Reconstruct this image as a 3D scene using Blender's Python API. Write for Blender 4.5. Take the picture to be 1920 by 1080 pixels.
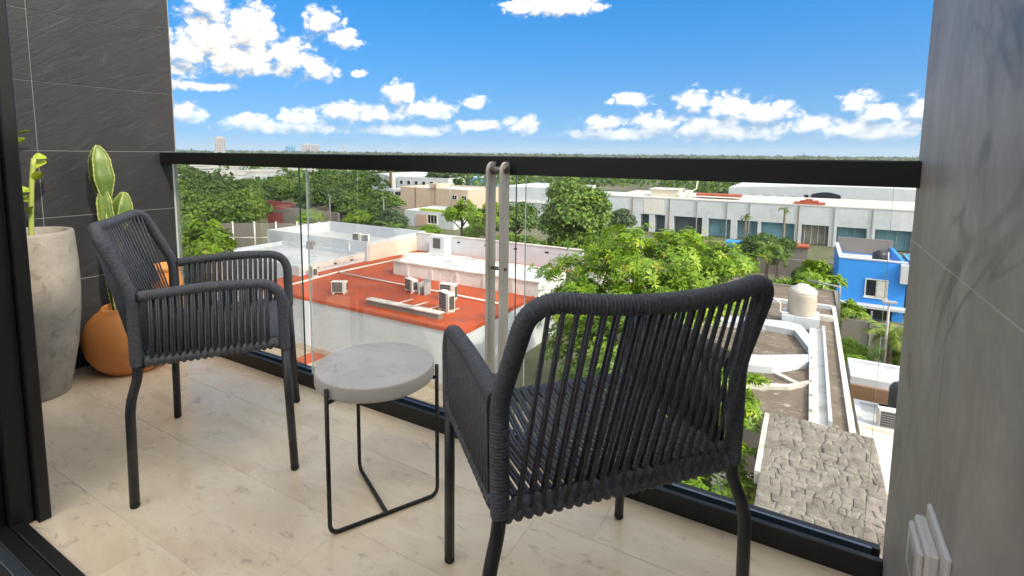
import bpy, math, random
import numpy as np
from mathutils import Vector, Matrix
sc = bpy.context.scene
for o in list(bpy.data.objects): bpy.data.objects.remove(o, do_unlink=True)
col = sc.collection
R = math.radians
# ------------------------------------------------------------------ camera
EYE = Vector((0.0, 0.0, 1.035))
PITCH, YAW, ROLL = .104747, -.522111, .009861
cd = bpy.data.cameras.new('camera'); cam = bpy.data.objects.new('camera', cd); col.objects.link(cam)
cd.sensor_width = 36; cd.lens = 36*967.785/1920; cd.shift_y = -(540-391.654)/1920
cd.clip_start = .02; cd.clip_end = 20000
fw = Vector((math.sin(YAW)*math.cos(PITCH), math.cos(YAW)*math.cos(PITCH), -math.sin(PITCH)))
rt = Vector((math.cos(YAW), -math.sin(YAW), 0)); up = rt.cross(fw)
r2 = rt*math.cos(ROLL)+up*math.sin(ROLL); u2 = up*math.cos(ROLL)-rt*math.sin(ROLL)
m = Matrix((r2, u2, -fw)).transposed().to_4x4(); m.translation = EYE
cam.matrix_world = m
sc.camera = cam
# ------------------------------------------------------------------ exposure
sc.view_settings.view_transform = 'Standard'; sc.view_settings.look = 'None'
sc.view_settings.gamma = 1; sc.view_settings.use_curve_mapping = False
sc.view_settings.exposure = 3.42
sc.view_settings.use_white_balance = True; sc.view_settings.white_balance_temperature = 8250; sc.view_settings.white_balance_tint = 10
# ------------------------------------------------------------------ sun and sky
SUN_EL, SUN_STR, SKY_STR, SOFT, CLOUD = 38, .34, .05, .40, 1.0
SD = Vector((math.cos(R(SUN_EL)), -.19, math.sin(R(SUN_EL)))).normalized()
sl = bpy.data.lights.new('sun', 'SUN'); sl.energy = SUN_STR; sl.angle = R(2); sl.color = (1, .975, .94)
so = bpy.data.objects.new('sun', sl); col.objects.link(so)
so.rotation_euler = SD.to_track_quat('Z', 'Y').to_euler(); so.location = (20, 0, 30)
W = bpy.data.worlds.new('World'); sc.world = W; W.use_nodes = True
def build_world():
    nt = W.node_tree; N = nt.nodes; L = nt.links; N.clear()
    out = N.new('ShaderNodeOutputWorld')
    sky = N.new('ShaderNodeTexSky'); sky.sky_type = 'NISHITA'; sky.sun_disc = False
    sky.sun_elevation = R(SUN_EL); sky.sun_rotation = R(106); sky.altitude = 20
    sky.air_density = 1.0; sky.dust_density = .4; sky.ozone_density = 2.2
    # cloud field in (azimuth, elevation) degrees, built once as a group and used twice (the second time stepped towards the sun)
    g = bpy.data.node_groups.new('cloud_field', 'ShaderNodeTree')
    g.interface.new_socket('Vector', in_out='INPUT', socket_type='NodeSocketVector')
    g.interface.new_socket('Value', in_out='OUTPUT', socket_type='NodeSocketFloat')
    gn, gl = g.nodes, g.links
    gi = gn.new('NodeGroupInput'); go = gn.new('NodeGroupOutput')
    def mth(nodes, links, op, a, b=None, c=None, clamp=False):
        n = nodes.new('ShaderNodeMath'); n.operation = op; n.use_clamp = clamp
        for i, v in enumerate((a, b, c)):
            if v is None: continue
            if isinstance(v, (int, float)): n.inputs[i].default_value = v
            else: links.new(v, n.inputs[i])
        return n.outputs[0]
    def vm(nodes, links, op, a, b=None):
        n = nodes.new('ShaderNodeVectorMath'); n.operation = op
        for i, v in enumerate((a, b)):
            if v is None: continue
            if isinstance(v, tuple): n.inputs[i].default_value = v
            else: links.new(v, n.inputs[i])
        return n
    P = gi.outputs[0]
    BL = [(-59.4,10.6,3.4,2.9),(-56.2,11.6,2.9,2.9),(-57.0,8.8,4.4,2.0),(-52.8,9.3,2.6,2.2),(-50.1,8.4,2.1,1.2),(-61.6,8.9,2.6,2.4),(-59.7,13.4,2.2,2.0),(-60.9,6.1,3.6,.5),
          (-49.7,12.9,2.3,1.6),(-47.8,11.6,2.1,1.2),(-25.0,15.4,5,1.2),(-29.3,15.4,2.3,.9),(-46.1,8.2,1.0,.5),
          (-42.3,6.2,1.9,1.6),(-61.9,3.6,1.8,1.1),(-56.6,3.1,2.8,.8),(-52.2,3.4,2.6,1.2),(-47.8,4.2,3,1.3),(-44.3,4.1,3.5,1.1),(-39.3,4.6,3.8,1.3),(-34.2,5.7,1.7,.9),(-33.8,3.1,3.1,.8),(-28.8,3.2,2.4,1.2),
          (-17.3,5.8,2.6,.9),(-11.0,5.6,1.9,1.5),(-7.6,4.8,2.7,1.7),(-4.2,4.2,3.1,1.6),(3.2,5.2,1.5,1.2),(5.1,4.0,2.5,1.4),(8.5,4.1,3,1.5),(-14.3,3.6,3.9,1.2),(-20.2,3.4,3,1.0),(-.2,3.1,4.2,1.1),(-9.3,3.2,4.2,1.1),(-53,2.5,8,.8),(-41,2.5,7,.8),(-8,2.5,9,1.1),(4,2.6,7,1.2),(-18,2.3,7,.8)]
    cur = None
    for a, e, ra, re_ in BL:
        d = vm(gn, gl, 'SUBTRACT', P, (a, e, 0)).outputs[0]
        d = vm(gn, gl, 'MULTIPLY', d, (1/ra, 1/re_, 0)).outputs[0]
        ln = vm(gn, gl, 'LENGTH', d).outputs['Value']
        cur = ln if cur is None else mth(gn, gl, 'SMOOTH_MIN', cur, ln, .12)
    near = mth(gn, gl, 'MULTIPLY_ADD', cur, -2.0, 1.9)
    # cumulus outside the mapped part, added denser than in view to brighten the balcony
    def noise(scale, detail, rough, vec, dim='2D'):
        n = gn.new('ShaderNodeTexNoise'); n.noise_dimensions = dim; n.inputs['Scale'].default_value = scale
        n.inputs['Detail'].default_value = detail; n.inputs['Roughness'].default_value = rough
        gl.new(vec, n.inputs['Vector']); return n.outputs['Fac']
    sp = gn.new('ShaderNodeSeparateXYZ'); gl.new(P, sp.inputs[0])
    az, el = sp.outputs[0], sp.outputs[1]
    pv = vm(gn, gl, 'MULTIPLY', P, (1, 1.35, 1)).outputs[0]
    low = noise(.085, 1, .5, pv)
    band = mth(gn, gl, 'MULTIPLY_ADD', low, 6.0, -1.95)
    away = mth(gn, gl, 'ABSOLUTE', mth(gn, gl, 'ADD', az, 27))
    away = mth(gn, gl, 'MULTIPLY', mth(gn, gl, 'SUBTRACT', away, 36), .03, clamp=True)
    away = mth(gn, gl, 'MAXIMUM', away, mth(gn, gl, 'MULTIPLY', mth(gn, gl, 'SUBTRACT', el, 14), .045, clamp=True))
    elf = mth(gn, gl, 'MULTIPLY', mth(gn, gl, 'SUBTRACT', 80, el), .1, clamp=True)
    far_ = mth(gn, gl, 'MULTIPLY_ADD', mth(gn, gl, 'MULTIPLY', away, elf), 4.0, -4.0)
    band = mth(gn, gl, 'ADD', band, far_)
    both = mth(gn, gl, 'MAXIMUM', near, band)
    f1 = noise(.5, 9, .55, pv)
    vo = gn.new('ShaderNodeTexVoronoi'); vo.voronoi_dimensions = '2D'; vo.feature = 'F1'; vo.inputs['Scale'].default_value = .78
    vo.inputs['Detail'].default_value = 2.5; vo.inputs['Roughness'].default_value = .42; vo.inputs['Lacunarity'].default_value = 2.3
    wv = noise(.9, 2, .5, pv); wv2 = vm(gn, gl, 'ADD', pv).inputs[1]; wadd = wv2.node; gl.new(mth(gn, gl, 'MULTIPLY', wv, 1.6), wv2)
    gl.new(wadd.outputs[0], vo.inputs['Vector'])
    bil = mth(gn, gl, 'MULTIPLY_ADD', vo.outputs['Distance'], -1.3, .62)
    nz = mth(gn, gl, 'MULTIPLY_ADD', f1, 1.5, -.75)
    t = mth(gn, gl, 'ADD', both, mth(gn, gl, 'ADD', nz, bil))
    gl.new(mth(gn, gl, 'ADD', t, .52), go.inputs[0])
    # use
    tc = N.new('ShaderNodeTexCoord')
    hz = vm(N, L, 'NORMALIZE', vm(N, L, 'ADD', vm(N, L, 'MULTIPLY', tc.outputs['Generated'], (1, 1, .9)).outputs[0], (0, 0, .15)).outputs[0]).outputs[0]; L.new(hz, sky.inputs[0])
    sx = N.new('ShaderNodeSeparateXYZ'); L.new(tc.outputs['Generated'], sx.inputs[0])
    A = mth(N, L, 'MULTIPLY', mth(N, L, 'ARCTAN2', sx.outputs[0], sx.outputs[1]), 57.2958)
    E_ = mth(N, L, 'MULTIPLY', mth(N, L, 'ARCSINE', sx.outputs[2]), 57.2958)
    cx = N.new('ShaderNodeCombineXYZ'); L.new(A, cx.inputs[0]); L.new(E_, cx.inputs[1])
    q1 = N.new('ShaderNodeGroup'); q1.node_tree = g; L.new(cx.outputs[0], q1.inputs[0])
    st = vm(N, L, 'ADD', cx.outputs[0], (.5, 1.25, 0)).outputs[0]
    q2 = N.new('ShaderNodeGroup'); q2.node_tree = g; L.new(st, q2.inputs[0])
    mr = N.new('ShaderNodeMapRange'); mr.interpolation_type = 'SMOOTHSTEP'; L.new(q1.outputs[0], mr.inputs[0])
    mr.inputs[1].default_value = 0; mr.inputs[2].default_value = 1.4
    # thin out low down, where the air is thick
    lowf = N.new('ShaderNodeMapRange'); L.new(E_, lowf.inputs[0]); lowf.inputs[1].default_value = .3; lowf.inputs[2].default_value = 8; lowf.inputs[3].default_value = .3; lowf.inputs[4].default_value = 1.0
    alpha = mth(N, L, 'MULTIPLY', mr.outputs[0], lowf.outputs[0])
    df = mth(N, L, 'SUBTRACT', q1.outputs[0], q2.outputs[0])
    lit = mth(N, L, 'MULTIPLY_ADD', df, .36, .44, clamp=True)
    mc = N.new('ShaderNodeMix'); mc.data_type = 'RGBA'; L.new(lit, mc.inputs[0])
    mc.inputs[6].default_value = (.050, .061, .078, 1); mc.inputs[7].default_value = (.165, .168, .172, 1)
    hsv = N.new('ShaderNodeHueSaturation'); hsv.inputs['Saturation'].default_value = 1.52; hsv.inputs['Hue'].default_value = .508; L.new(sky.outputs[0], hsv.inputs['Color'])
    bw = N.new('ShaderNodeRGBToBW'); L.new(sky.outputs[0], bw.inputs[0])
    sof = mth(N, L, 'DIVIDE', .93, mth(N, L, 'MULTIPLY_ADD', bw.outputs[0], SOFT, 1.0))
    sc2 = vm(N, L, 'SCALE', hsv.outputs[0]); L.new(sof, sc2.inputs['Scale'])
    b1 = N.new('ShaderNodeBackground'); b1.inputs[1].default_value = SKY_STR; L.new(sc2.outputs[0], b1.inputs[0])
    # clouds scatter forward: brighter near the sun, boosted to light the balcony
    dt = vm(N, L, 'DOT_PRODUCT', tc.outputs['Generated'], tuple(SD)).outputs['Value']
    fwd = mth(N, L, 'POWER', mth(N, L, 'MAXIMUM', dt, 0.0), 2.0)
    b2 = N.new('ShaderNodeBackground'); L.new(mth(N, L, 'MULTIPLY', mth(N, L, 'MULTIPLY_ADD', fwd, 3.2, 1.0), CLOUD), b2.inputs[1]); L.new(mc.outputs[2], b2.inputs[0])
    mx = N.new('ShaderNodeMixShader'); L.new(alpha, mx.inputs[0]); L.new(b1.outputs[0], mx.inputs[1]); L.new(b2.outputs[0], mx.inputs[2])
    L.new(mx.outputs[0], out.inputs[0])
build_world()
W.cycles.sampling_method = 'MANUAL'; W.cycles.sample_map_resolution = 512
# ------------------------------------------------------------------ helpers
rng = random.Random(7)
def link(o, parent=None, **props):
    col.objects.link(o)
    if parent is not None: o.parent = parent
    for k, v in props.items():
        if v is not None: o[k] = v
    return o
def tag(o, label=None, category=None, group=None, kind=None):
    if label: o['label'] = label
    if category: o['category'] = category
    if group: o['group'] = group
    if kind: o['kind'] = kind
    return o
def empty(name, loc=(0,0,0), rz=0, label=None, category=None, group=None):
    e = bpy.data.objects.new(name, None); e.empty_display_size = .1; col.objects.link(e)
    e.location = loc; e.rotation_euler = (0, 0, rz)
    return tag(e, label, category, group)
def fillet(pts, rad, n=5):
    pts = [Vector(p) for p in pts]; out = [pts[0]]
    rads = rad if isinstance(rad, (list, tuple)) else [rad]*len(pts)
    for i in range(1, len(pts)-1):
        a, b, c = pts[i-1], pts[i], pts[i+1]
        d1, d2 = (a-b), (c-b); l1, l2 = d1.length, d2.length
        d = min(rads[i], l1*.48, l2*.48)
        p1 = b+d1/l1*d; p2 = b+d2/l2*d
        for k in range(n+1):
            t = k/n; out.append(p1*(1-t)**2+b*2*t*(1-t)+p2*t*t)
    out.append(pts[-1]); return out
def resample(path, step):
    path = [Vector(p) for p in path]; L = [0]
    for a, b in zip(path, path[1:]): L.append(L[-1]+(b-a).length)
    n = max(2, int(round(L[-1]/step))+1); out = []; j = 0
    for i in range(n):
        s = L[-1]*i/(n-1)
        while j < len(L)-2 and L[j+1] < s: j += 1
        t = (s-L[j])/max(1e-9, L[j+1]-L[j]); out.append(path[j].lerp(path[j+1], t))
    return out
class MB:
    def __init__(s): s.v = []; s.f = []; s.mi = []; s.m = 0; s.sm = []; s.smooth = False
    def face(s, *idx): s.f.append(idx); s.mi.append(s.m); s.sm.append(s.smooth)
    def box(s, x0, x1, y0, y1, z0, z1, M=None):
        b = len(s.v); P = [Vector((x, y, z)) for z in (z0, z1) for y in (y0, y1) for x in (x0, x1)]
        if M is not None: P = [M@p for p in P]
        s.v += [tuple(p) for p in P]
        for q in ((0,2,3,1),(4,5,7,6),(0,1,5,4),(2,6,7,3),(0,4,6,2),(1,3,7,5)): s.face(*[b+i for i in q])
        return s
    def bbox(s, x0, x1, y0, y1, z0, z1, w=.003, M=None):   # box with chamfered edges
        ch = []
        for z, zi in ((z0, z0+w), (z1, z1-w)):
            pass
        xs = (x0, x0+w, x1-w, x1); ys = (y0, y0+w, y1-w, y1); zs = (z0, z0+w, z1-w, z1)
        def ring(z, ins):
            a, b, c, d = (x0+w, x1-w, y0+w, y1-w) if ins else (x0, x1, y0, y1)
            if ins: return [(a,c,z),(b,c,z),(b,c,z),(b,d,z),(b,d,z),(a,d,z),(a,d,z),(a,c,z)]
            return [(x0+w,y0,z),(x1-w,y0,z),(x1,y0+w,z),(x1,y1-w,z),(x1-w,y1,z),(x0+w,y1,z),(x0,y1-w,z),(x0,y0+w,z)]
        b0 = len(s.v)
        rings = [ring(z0+w, 0), ring(z1-w, 0)]
        bot = [(x0+w,y0+w,z0),(x1-w,y0+w,z0),(x1-w,y1-w,z0),(x0+w,y1-w,z0)]
        top = [(p[0], p[1], z1) for p in bot]
        P = rings[0]+rings[1]+bot+top
        if M is not None: P = [tuple(M@Vector(p)) for p in P]
        s.v += P
        for i in range(8): s.face(b0+i, b0+(i+1) % 8, b0+8+(i+1) % 8, b0+8+i)
        B, T = b0+16, b0+20
        s.face(B+3, B+2, B+1, B); s.face(T, T+1, T+2, T+3)
        for k in range(4):
            k2 = (k+1) % 4
            s.face(B+k, B+k2, b0+(2*k+1) % 8, b0+2*k)
            s.face(B+k2, b0+(2*k+2) % 8, b0+2*k+1)
            s.face(T+k, b0+8+2*k, b0+8+2*k+1, T+k2)
            s.face(T+k2, b0+8+2*k+1, b0+8+(2*k+2) % 8)
        return s
    def prism(s, poly, z0, z1):
        b = len(s.v); n = len(poly)
        s.v += [(p[0], p[1], z0) for p in poly]+[(p[0], p[1], z1) for p in poly]
        s.face(*[b+n-1-i for i in range(n)]); s.face(*[b+n+i for i in range(n)])
        for i in range(n): s.face(b+i, b+(i+1) % n, b+n+(i+1) % n, b+n+i)
        return s
    def tube(s, path, r, seg=8, cap=True, wob=None):
        path = [Vector(p) for p in path]; n = len(path); b = len(s.v)
        rs = r if isinstance(r, (list, tuple)) else [r]*n
        t0 = (path[1]-path[0]).normalized()
        u = t0.orthogonal().normalized()
        osm = s.smooth; s.smooth = True
        for i, p in enumerate(path):
            t = (path[min(i+1, n-1)]-path[max(i-1, 0)]).normalized()
            u = (u-t*u.dot(t)).normalized(); w = t.cross(u)
            for k in range(seg):
                a = 2*math.pi*k/seg
                s.v.append(tuple(p+(u*math.cos(a)+w*math.sin(a))*rs[i]))
        for i in range(n-1):
            for k in range(seg):
                k2 = (k+1) % seg
                s.face(b+i*seg+k, b+i*seg+k2, b+(i+1)*seg+k2, b+(i+1)*seg+k)
        s.smooth = False
        if cap:
            s.face(*[b+seg-1-k for k in range(seg)]); s.face(*[b+(n-1)*seg+k for k in range(seg)])
        s.smooth = osm
        return s
    def wound(s, path, r, pitch, seg=10, depth=.12):
        p = resample(path, pitch/3); rs = []
        for i in range(len(p)):
            rs.append(r*(1-depth if i % 3 == 0 else 1.0+rng.uniform(-.015, .015)))
        return s.tube(p, rs, seg)
    def lathe(s, prof, seg=32, cx=0, cy=0, capb=True, capt=True):
        b = len(s.v); n = len(prof); s.smooth = True
        for r, z in prof:
            for k in range(seg):
                a = 2*math.pi*k/seg; s.v.append((cx+r*math.cos(a), cy+r*math.sin(a), z))
        for i in range(n-1):
            for k in range(seg):
                k2 = (k+1) % seg; s.face(b+i*seg+k, b+i*seg+k2, b+(i+1)*seg+k2, b+(i+1)*seg+k)
        s.smooth = False
        if capb: s.face(*[b+seg-1-k for k in range(seg)])
        if capt: s.face(*[b+(n-1)*seg+k for k in range(seg)])
        return s
    def mesh(s, name, mats):
        me = bpy.data.meshes.new(name); me.from_pydata(s.v, [], s.f)
        for m_ in (mats if isinstance(mats, (list, tuple)) else [mats]): me.materials.append(m_)
        me.polygons.foreach_set('material_index', s.mi); me.polygons.foreach_set('use_smooth', s.sm); me.update()
        return me
    def build(s, name, mats, parent=None, loc=None):
        o = bpy.data.objects.new(name, s.mesh(name, mats)); col.objects.link(o)
        if parent is not None: o.parent = parent
        if loc is not None: o.location = loc
        return o
def copy_tree(o, parent=None):
    c = o.copy(); col.objects.link(c); c.parent = parent
    for ch in o.children: copy_tree(ch, c)
    return c
# ------------------------------------------------------------------ materials
class NT:
    def __init__(s, name):
        s.m = bpy.data.materials.new(name); s.m.use_nodes = True; s.t = s.m.node_tree; s.n = s.t.nodes; s.l = s.t.links
        s.b = s.n['Principled BSDF']; s.out = s.n['Material Output']
        s.pos = s.n.new('ShaderNodeNewGeometry').outputs['Position']
    def map(s, scale=(1,1,1), rot=(0,0,0), src=None):
        q = s.n.new('ShaderNodeMapping'); q.inputs['Scale'].default_value = scale; q.inputs['Rotation'].default_value = rot
        s.l.new(src or s.pos, q.inputs[0]); return q.outputs[0]
    def noise(s, scale, detail=5, rough=.55, vec=None, dist=0):
        q = s.n.new('ShaderNodeTexNoise'); q.inputs['Scale'].default_value = scale; q.inputs['Detail'].default_value = detail
        q.inputs['Roughness'].default_value = rough; q.inputs['Distortion'].default_value = dist; s.l.new(vec or s.pos, q.inputs['Vector']); return q.outputs['Fac']
    def voro(s, scale, vec=None, feat='F1', out='Distance'):
        q = s.n.new('ShaderNodeTexVoronoi'); q.feature = feat; q.inputs['Scale'].default_value = scale; s.l.new(vec or s.pos, q.inputs['Vector']); return q.outputs[out]
    def ramp(s, fac, stops):
        q = s.n.new('ShaderNodeValToRGB'); e = q.color_ramp.elements
        while len(e) < len(stops): e.new(.5)
        for el, (p, c) in zip(e, stops): el.position = p; el.color = (c if isinstance(c, tuple) else (c, c, c))+(1,)
        s.l.new(fac, q.inputs[0]); return q.outputs[0]
    def math(s, op, a, b=0.0, clamp=False):
        q = s.n.new('ShaderNodeMath'); q.operation = op; q.use_clamp = clamp
        for i, v in enumerate((a, b)):
            if isinstance(v, (int, float)): q.inputs[i].default_value = v
            else: s.l.new(v, q.inputs[i])
        return q.outputs[0]
    def mix(s, fac, a, b, mode='MIX'):
        q = s.n.new('ShaderNodeMix'); q.data_type = 'RGBA'; q.blend_type = mode
        for i, v in ((0, fac), (6, a), (7, b)):
            if isinstance(v, (int, float)): q.inputs[i].default_value = v
            elif isinstance(v, tuple): q.inputs[i].default_value = v+(1,) if len(v) == 3 else v
            else: s.l.new(v, q.inputs[i])
        return q.outputs[2]
    def objrand(s): return s.n.new('ShaderNodeObjectInfo').outputs['Random']
    def bump(s, h, strength=.3, dist=.01):
        q = s.n.new('ShaderNodeBump'); q.inputs['Strength'].default_value = strength; q.inputs['Distance'].default_value = dist
        s.l.new(h, q.inputs['Height']); s.l.new(q.outputs[0], s.b.inputs['Normal'])
    def fin(s, color=None, rough=None, **kw):
        for k, v in (('Base Color', color), ('Roughness', rough)):
            if v is None: continue
            if isinstance(v, tuple): s.b.inputs[k].default_value = v+(1,)
            elif isinstance(v, (int, float)): s.b.inputs[k].default_value = v
            else: s.l.new(v, s.b.inputs[k])
        for k, v in kw.items(): s.b.inputs[k.replace('_', ' ')].default_value = v
        return s.m
def simple(name, c, rough=.6, var=.25, scale=3, bump=.0, bscale=40, bdist=.005, **kw):
    t = NT(name); n = t.noise(scale, 6); lo = tuple(x*(1-var) for x in c); hi = tuple(min(1, x*(1+var*.6)) for x in c)
    if bump: t.bump(t.noise(bscale, 5), bump, bdist)
    return t.fin(t.ramp(n, [(.3, lo), (.7, hi)]), rough, **kw)
def paint(name, c, dirt=.35, rough=.75, streak=1.2, dirtcol=(.22, .2, .18), sscale=1.0):
    """ weathered wall paint: patchy tone, rain streaks and grime """
    t = NT(name)
    n = t.noise(.9*sscale, 6); base = t.ramp(n, [(.25, tuple(x*.86 for x in c)), (.75, c)])
    st = t.noise(streak*sscale, 6, .65, t.map((2.2, 2.2, .18))); stm = t.ramp(st, [(.58, 0.), (.78, 1.)])
    pt = t.ramp(t.noise(.7*sscale, 9, .7), [(.54, 0.), (.74, .8)])
    k = t.math('MULTIPLY', t.math('MAXIMUM', t.math('MULTIPLY', stm, .9), pt), dirt)
    t.bump(t.noise(14, 4), .15, .01)
    return t.fin(t.mix(k, base, dirtcol), rough)
def flatroof(name, c, c2, dirt=.5, scale=.5, rough=.8, dcol=(.12, .1, .085)):
    t = NT(name); n = t.noise(scale, 8, .6); base = t.ramp(n, [(.32, c2), (.62, c)])
    sp = t.ramp(t.noise(scale*2.7, 8, .68, dist=.6), [(.54, 0.), (.72, 1.)])
    t.bump(t.noise(9, 5), .2, .02)
    return t.fin(t.mix(t.math('MULTIPLY', sp, dirt), base, dcol), rough)
MT = {}
def make_materials():
    # floor tiles: honed beige travertine veined along X
    t = NT('travertine_tile'); rnd = t.objrand()
    mp = t.n.new('ShaderNodeCombineXYZ'); t.l.new(t.math('MULTIPLY', rnd, 7.), mp.inputs[0]); t.l.new(t.math('MULTIPLY', rnd, 3.), mp.inputs[1])
    ad = t.n.new('ShaderNodeVectorMath'); ad.operation = 'ADD'; t.l.new(t.pos, ad.inputs[0]); t.l.new(mp.outputs[0], ad.inputs[1])
    v = t.map((1.5, 4.6, 1), src=ad.outputs[0])
    a = t.noise(1.7, 8, .62, v, .7); b = t.noise(6, 8, .62, t.map((2.2, 5, 1), src=ad.outputs[0]), 1.0); c = t.noise(2.1, 3, .5)
    base = t.ramp(a, [(.27, (.67, .515, .355)), (.47, (.81, .66, .475)), (.70, (.88, .755, .57))])
    base = t.mix(t.ramp(b, [(.585, 0.), (.70, .62)]), base, (.33, .27, .205))
    pit = t.ramp(t.noise(34, 3, .6, t.map((1, 2.1, 1), src=ad.outputs[0])), [(.685, 0.), (.74, .85)])
    base = t.mix(t.math('MULTIPLY', pit, t.ramp(c, [(.45, 0.), (.65, 1.)])), base, (.2, .155, .115))
    base = t.mix(1.0, base, t.ramp(rnd, [(0, .93), (1, 1.0)]), 'MULTIPLY')
    t.bump(b, .04, .004)
    MT['floor'] = t.fin(base, t.ramp(a, [(.3, .36), (.7, .22)]), Specular_IOR_Level=.6, Coat_Weight=.35, Coat_Roughness=.12)
    MT['grout_light'] = simple('pale_grout', (.58, .5, .41), .9)
    # slate wall tiles
    t = NT('slate_tile'); rnd = t.objrand()
    mp = t.n.new('ShaderNodeCombineXYZ'); t.l.new(t.math('MULTIPLY', rnd, 9.), mp.inputs[1])
    ad = t.n.new('ShaderNodeVectorMath'); ad.operation = 'ADD'; t.l.new(t.pos, ad.inputs[0]); t.l.new(mp.outputs[0], ad.inputs[1])
    v = t.map((1, 2.0, 9.0), (R(34), 0, 0), ad.outputs[0])
    v = t.map((1, 2.2, 8.5), (0, 0, 0), t.map((1, 1, 1), (R(-30), 0, 0), ad.outputs[0]))
    a = t.noise(2.3, 9, .66, v, .9); b = t.noise(9, 7, .62, v, .4); c = t.noise(3.0, 4)
    base = t.ramp(a, [(.3, (.011, .012, .0155)), (.6, (.019, .021, .027)), (.72, (.047, .05, .062))])
    base = t.mix(.35, base, t.ramp(c, [(.3, (.017, .018, .021)), (.7, (.038, .039, .043))]))
    t.bump(t.math('ADD', a, t.math('MULTIPLY', b, .3)), .30, .009)
    MT['slate'] = t.fin(base, .5, Specular_IOR_Level=.45)
    MT['grout_grey'] = simple('grey_grout', (.26, .26, .26), .9)
    # right wall: grey veined porcelain
    t = NT('grey_porcelain'); v = t.map((1, 1.5, 1.0))
    a = t.noise(2.6, 9, .66, v, .8); b = t.noise(16, 7, .66, t.map((1, 2.0, .9)), .6); c = t.noise(2.2, 5, .55)
    base = t.ramp(a, [(.28, (.225, .198, .18)), (.55, (.32, .286, .262)), (.75, (.42, .38, .35))])
    base = t.mix(t.ramp(b, [(.6, 0.), (.74, .55)]), base, (.40, .37, .335))
    base = t.mix(t.ramp(c, [(.55, 0.), (.72, .4)]), base, (.115, .115, .112))
    cr = t.noise(1.25, 4, .5, t.map((1, 1.3, 1)), 1.2); crk = t.ramp(t.math('ABSOLUTE', t.math('SUBTRACT', cr, .5)), [(0., .6), (.012, 0.)])
    base = t.mix(t.math('MULTIPLY', crk, t.ramp(c, [(.45, 0.), (.6, 1.)])), base, (.045, .045, .045))
    t.bump(b, .12, .004)
    MT['porcelain'] = t.fin(base, t.ramp(b, [(.3, .40), (.7, .56)]), Specular_IOR_Level=.42)
    MT['grout_mid'] = simple('pale_joint', (.6, .58, .56), .8)
    MT['black'] = simple('black_powder_coat', (.005, .0053, .006), .5, .2, 30, .04, 300, .0005)
    MT['track'] = simple('anodised_track', (.16, .2, .24), .28, .2, 5, Metallic=.8)
    MT['steel'] = simple('brushed_steel', (.62, .575, .53), .42, .18, 8, .05, 120, .001, Metallic=.35)
    MT['bolt'] = simple('dull_steel', (.22, .2, .18), .45, .2, 60, Metallic=.8)
    t = NT('glass_pane'); t.n.remove(t.b)
    fr = t.n.new('ShaderNodeFresnel'); fr.inputs[0].default_value = 1.45
    tr = t.n.new('ShaderNodeBsdfTransparent'); tr.inputs[0].default_value = (.965, .985, .975, 1)
    gl = t.n.new('ShaderNodeBsdfGlossy'); gl.inputs['Roughness'].default_value = 0.0
    mx = t.n.new('ShaderNodeMixShader'); t.l.new(t.math('MULTIPLY', fr.outputs[0], .42), mx.inputs[0]); t.l.new(tr.outputs[0], mx.inputs[1]); t.l.new(gl.outputs[0], mx.inputs[2]); t.l.new(mx.outputs[0], t.out.inputs[0])
    MT['glass'] = t.m
    t = NT('glass_edge'); MT['edge'] = t.fin((.005, .07, .065), .12, Transmission_Weight=.35)
    t = NT('polished_glass_edge'); MT['edge_pale'] = t.fin((.55, .62, .6), .2)
    # cord
    t = NT('charcoal_cord'); n = t.noise(120, 3); t.bump(t.noise(900, 2), .5, .0006)
    MT['cord'] = t.fin(t.ramp(n, [(.3, (.062, .067, .076)), (.7, (.105, .112, .126))]), .62, Specular_IOR_Level=.4)
    MT['legmetal'] = simple('dark_leg_paint', (.021, .023, .026), .42, .2, 40, .05, 250, .0006)
    MT['rubber'] = simple('rubber_foot', (.012, .012, .012), .8)
    # concrete
    t = NT('concrete_top'); a = t.noise(5, 8, .6, dist=.6); b = t.noise(38, 5); c = t.noise(14, 7, .65, dist=1)
    base = t.ramp(a, [(.3, (.40, .375, .345)), (.7, (.57, .54, .50))]); base = t.mix(t.ramp(c, [(.58, 0.), (.7, .45)]), base, (.2, .175, .15)); t.bump(b, .12, .003)
    MT['concrete'] = t.fin(base, .55)
    t = NT('planter_concrete'); a = t.noise(4.5, 9, .62, dist=.9); b = t.noise(22, 7, .65, dist=.5); v = t.noise(3, 5, .6, t.map((5, 5, .9)))
    base = t.ramp(a, [(.3, (.21, .19, .168)), (.7, (.35, .325, .29))]); base = t.mix(t.ramp(b, [(.55, 0.), (.66, .6)]), base, (.15, .13, .108)); base = t.mix(t.ramp(v, [(.5, 0.), (.75, .35)]), base, (.42, .395, .36)); t.bump(t.math('ADD', b, a), .5, .01)
    MT['planter'] = t.fin(base, .8)
    t = NT('terracotta'); a = t.noise(5, 7, .6); b = t.noise(26, 6, .6)
    base = t.ramp(a, [(.3, (.52, .185, .05)), (.7, (.68, .275, .085))]); base = t.mix(t.ramp(b, [(.62, 0.), (.74, .45)]), base, (.66, .36, .2)); t.bump(b, .12, .004)
    MT['terracotta'] = t.fin(base, .55)
    MT['soil'] = simple('potting_soil', (.06, .045, .032), .95, .5, 40, .8, 60, .02)
    t = NT('cactus_skin'); a = t.noise(12, 5); MT['cactus'] = t.fin(t.ramp(a, [(.3, (.085, .165, .038)), (.7, (.17, .25, .065))]), .45, Subsurface_Weight=.0)
    MT['rib'] = simple('cactus_rib', (.33, .37, .12), .6, .3, 40)
    MT['plantleaf'] = simple('succulent_leaf', (.34, .44, .05), .4, .25, 15)
    MT['plantstem'] = simple('plant_stem', (.34, .42, .10), .5, .25, 15)
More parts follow.
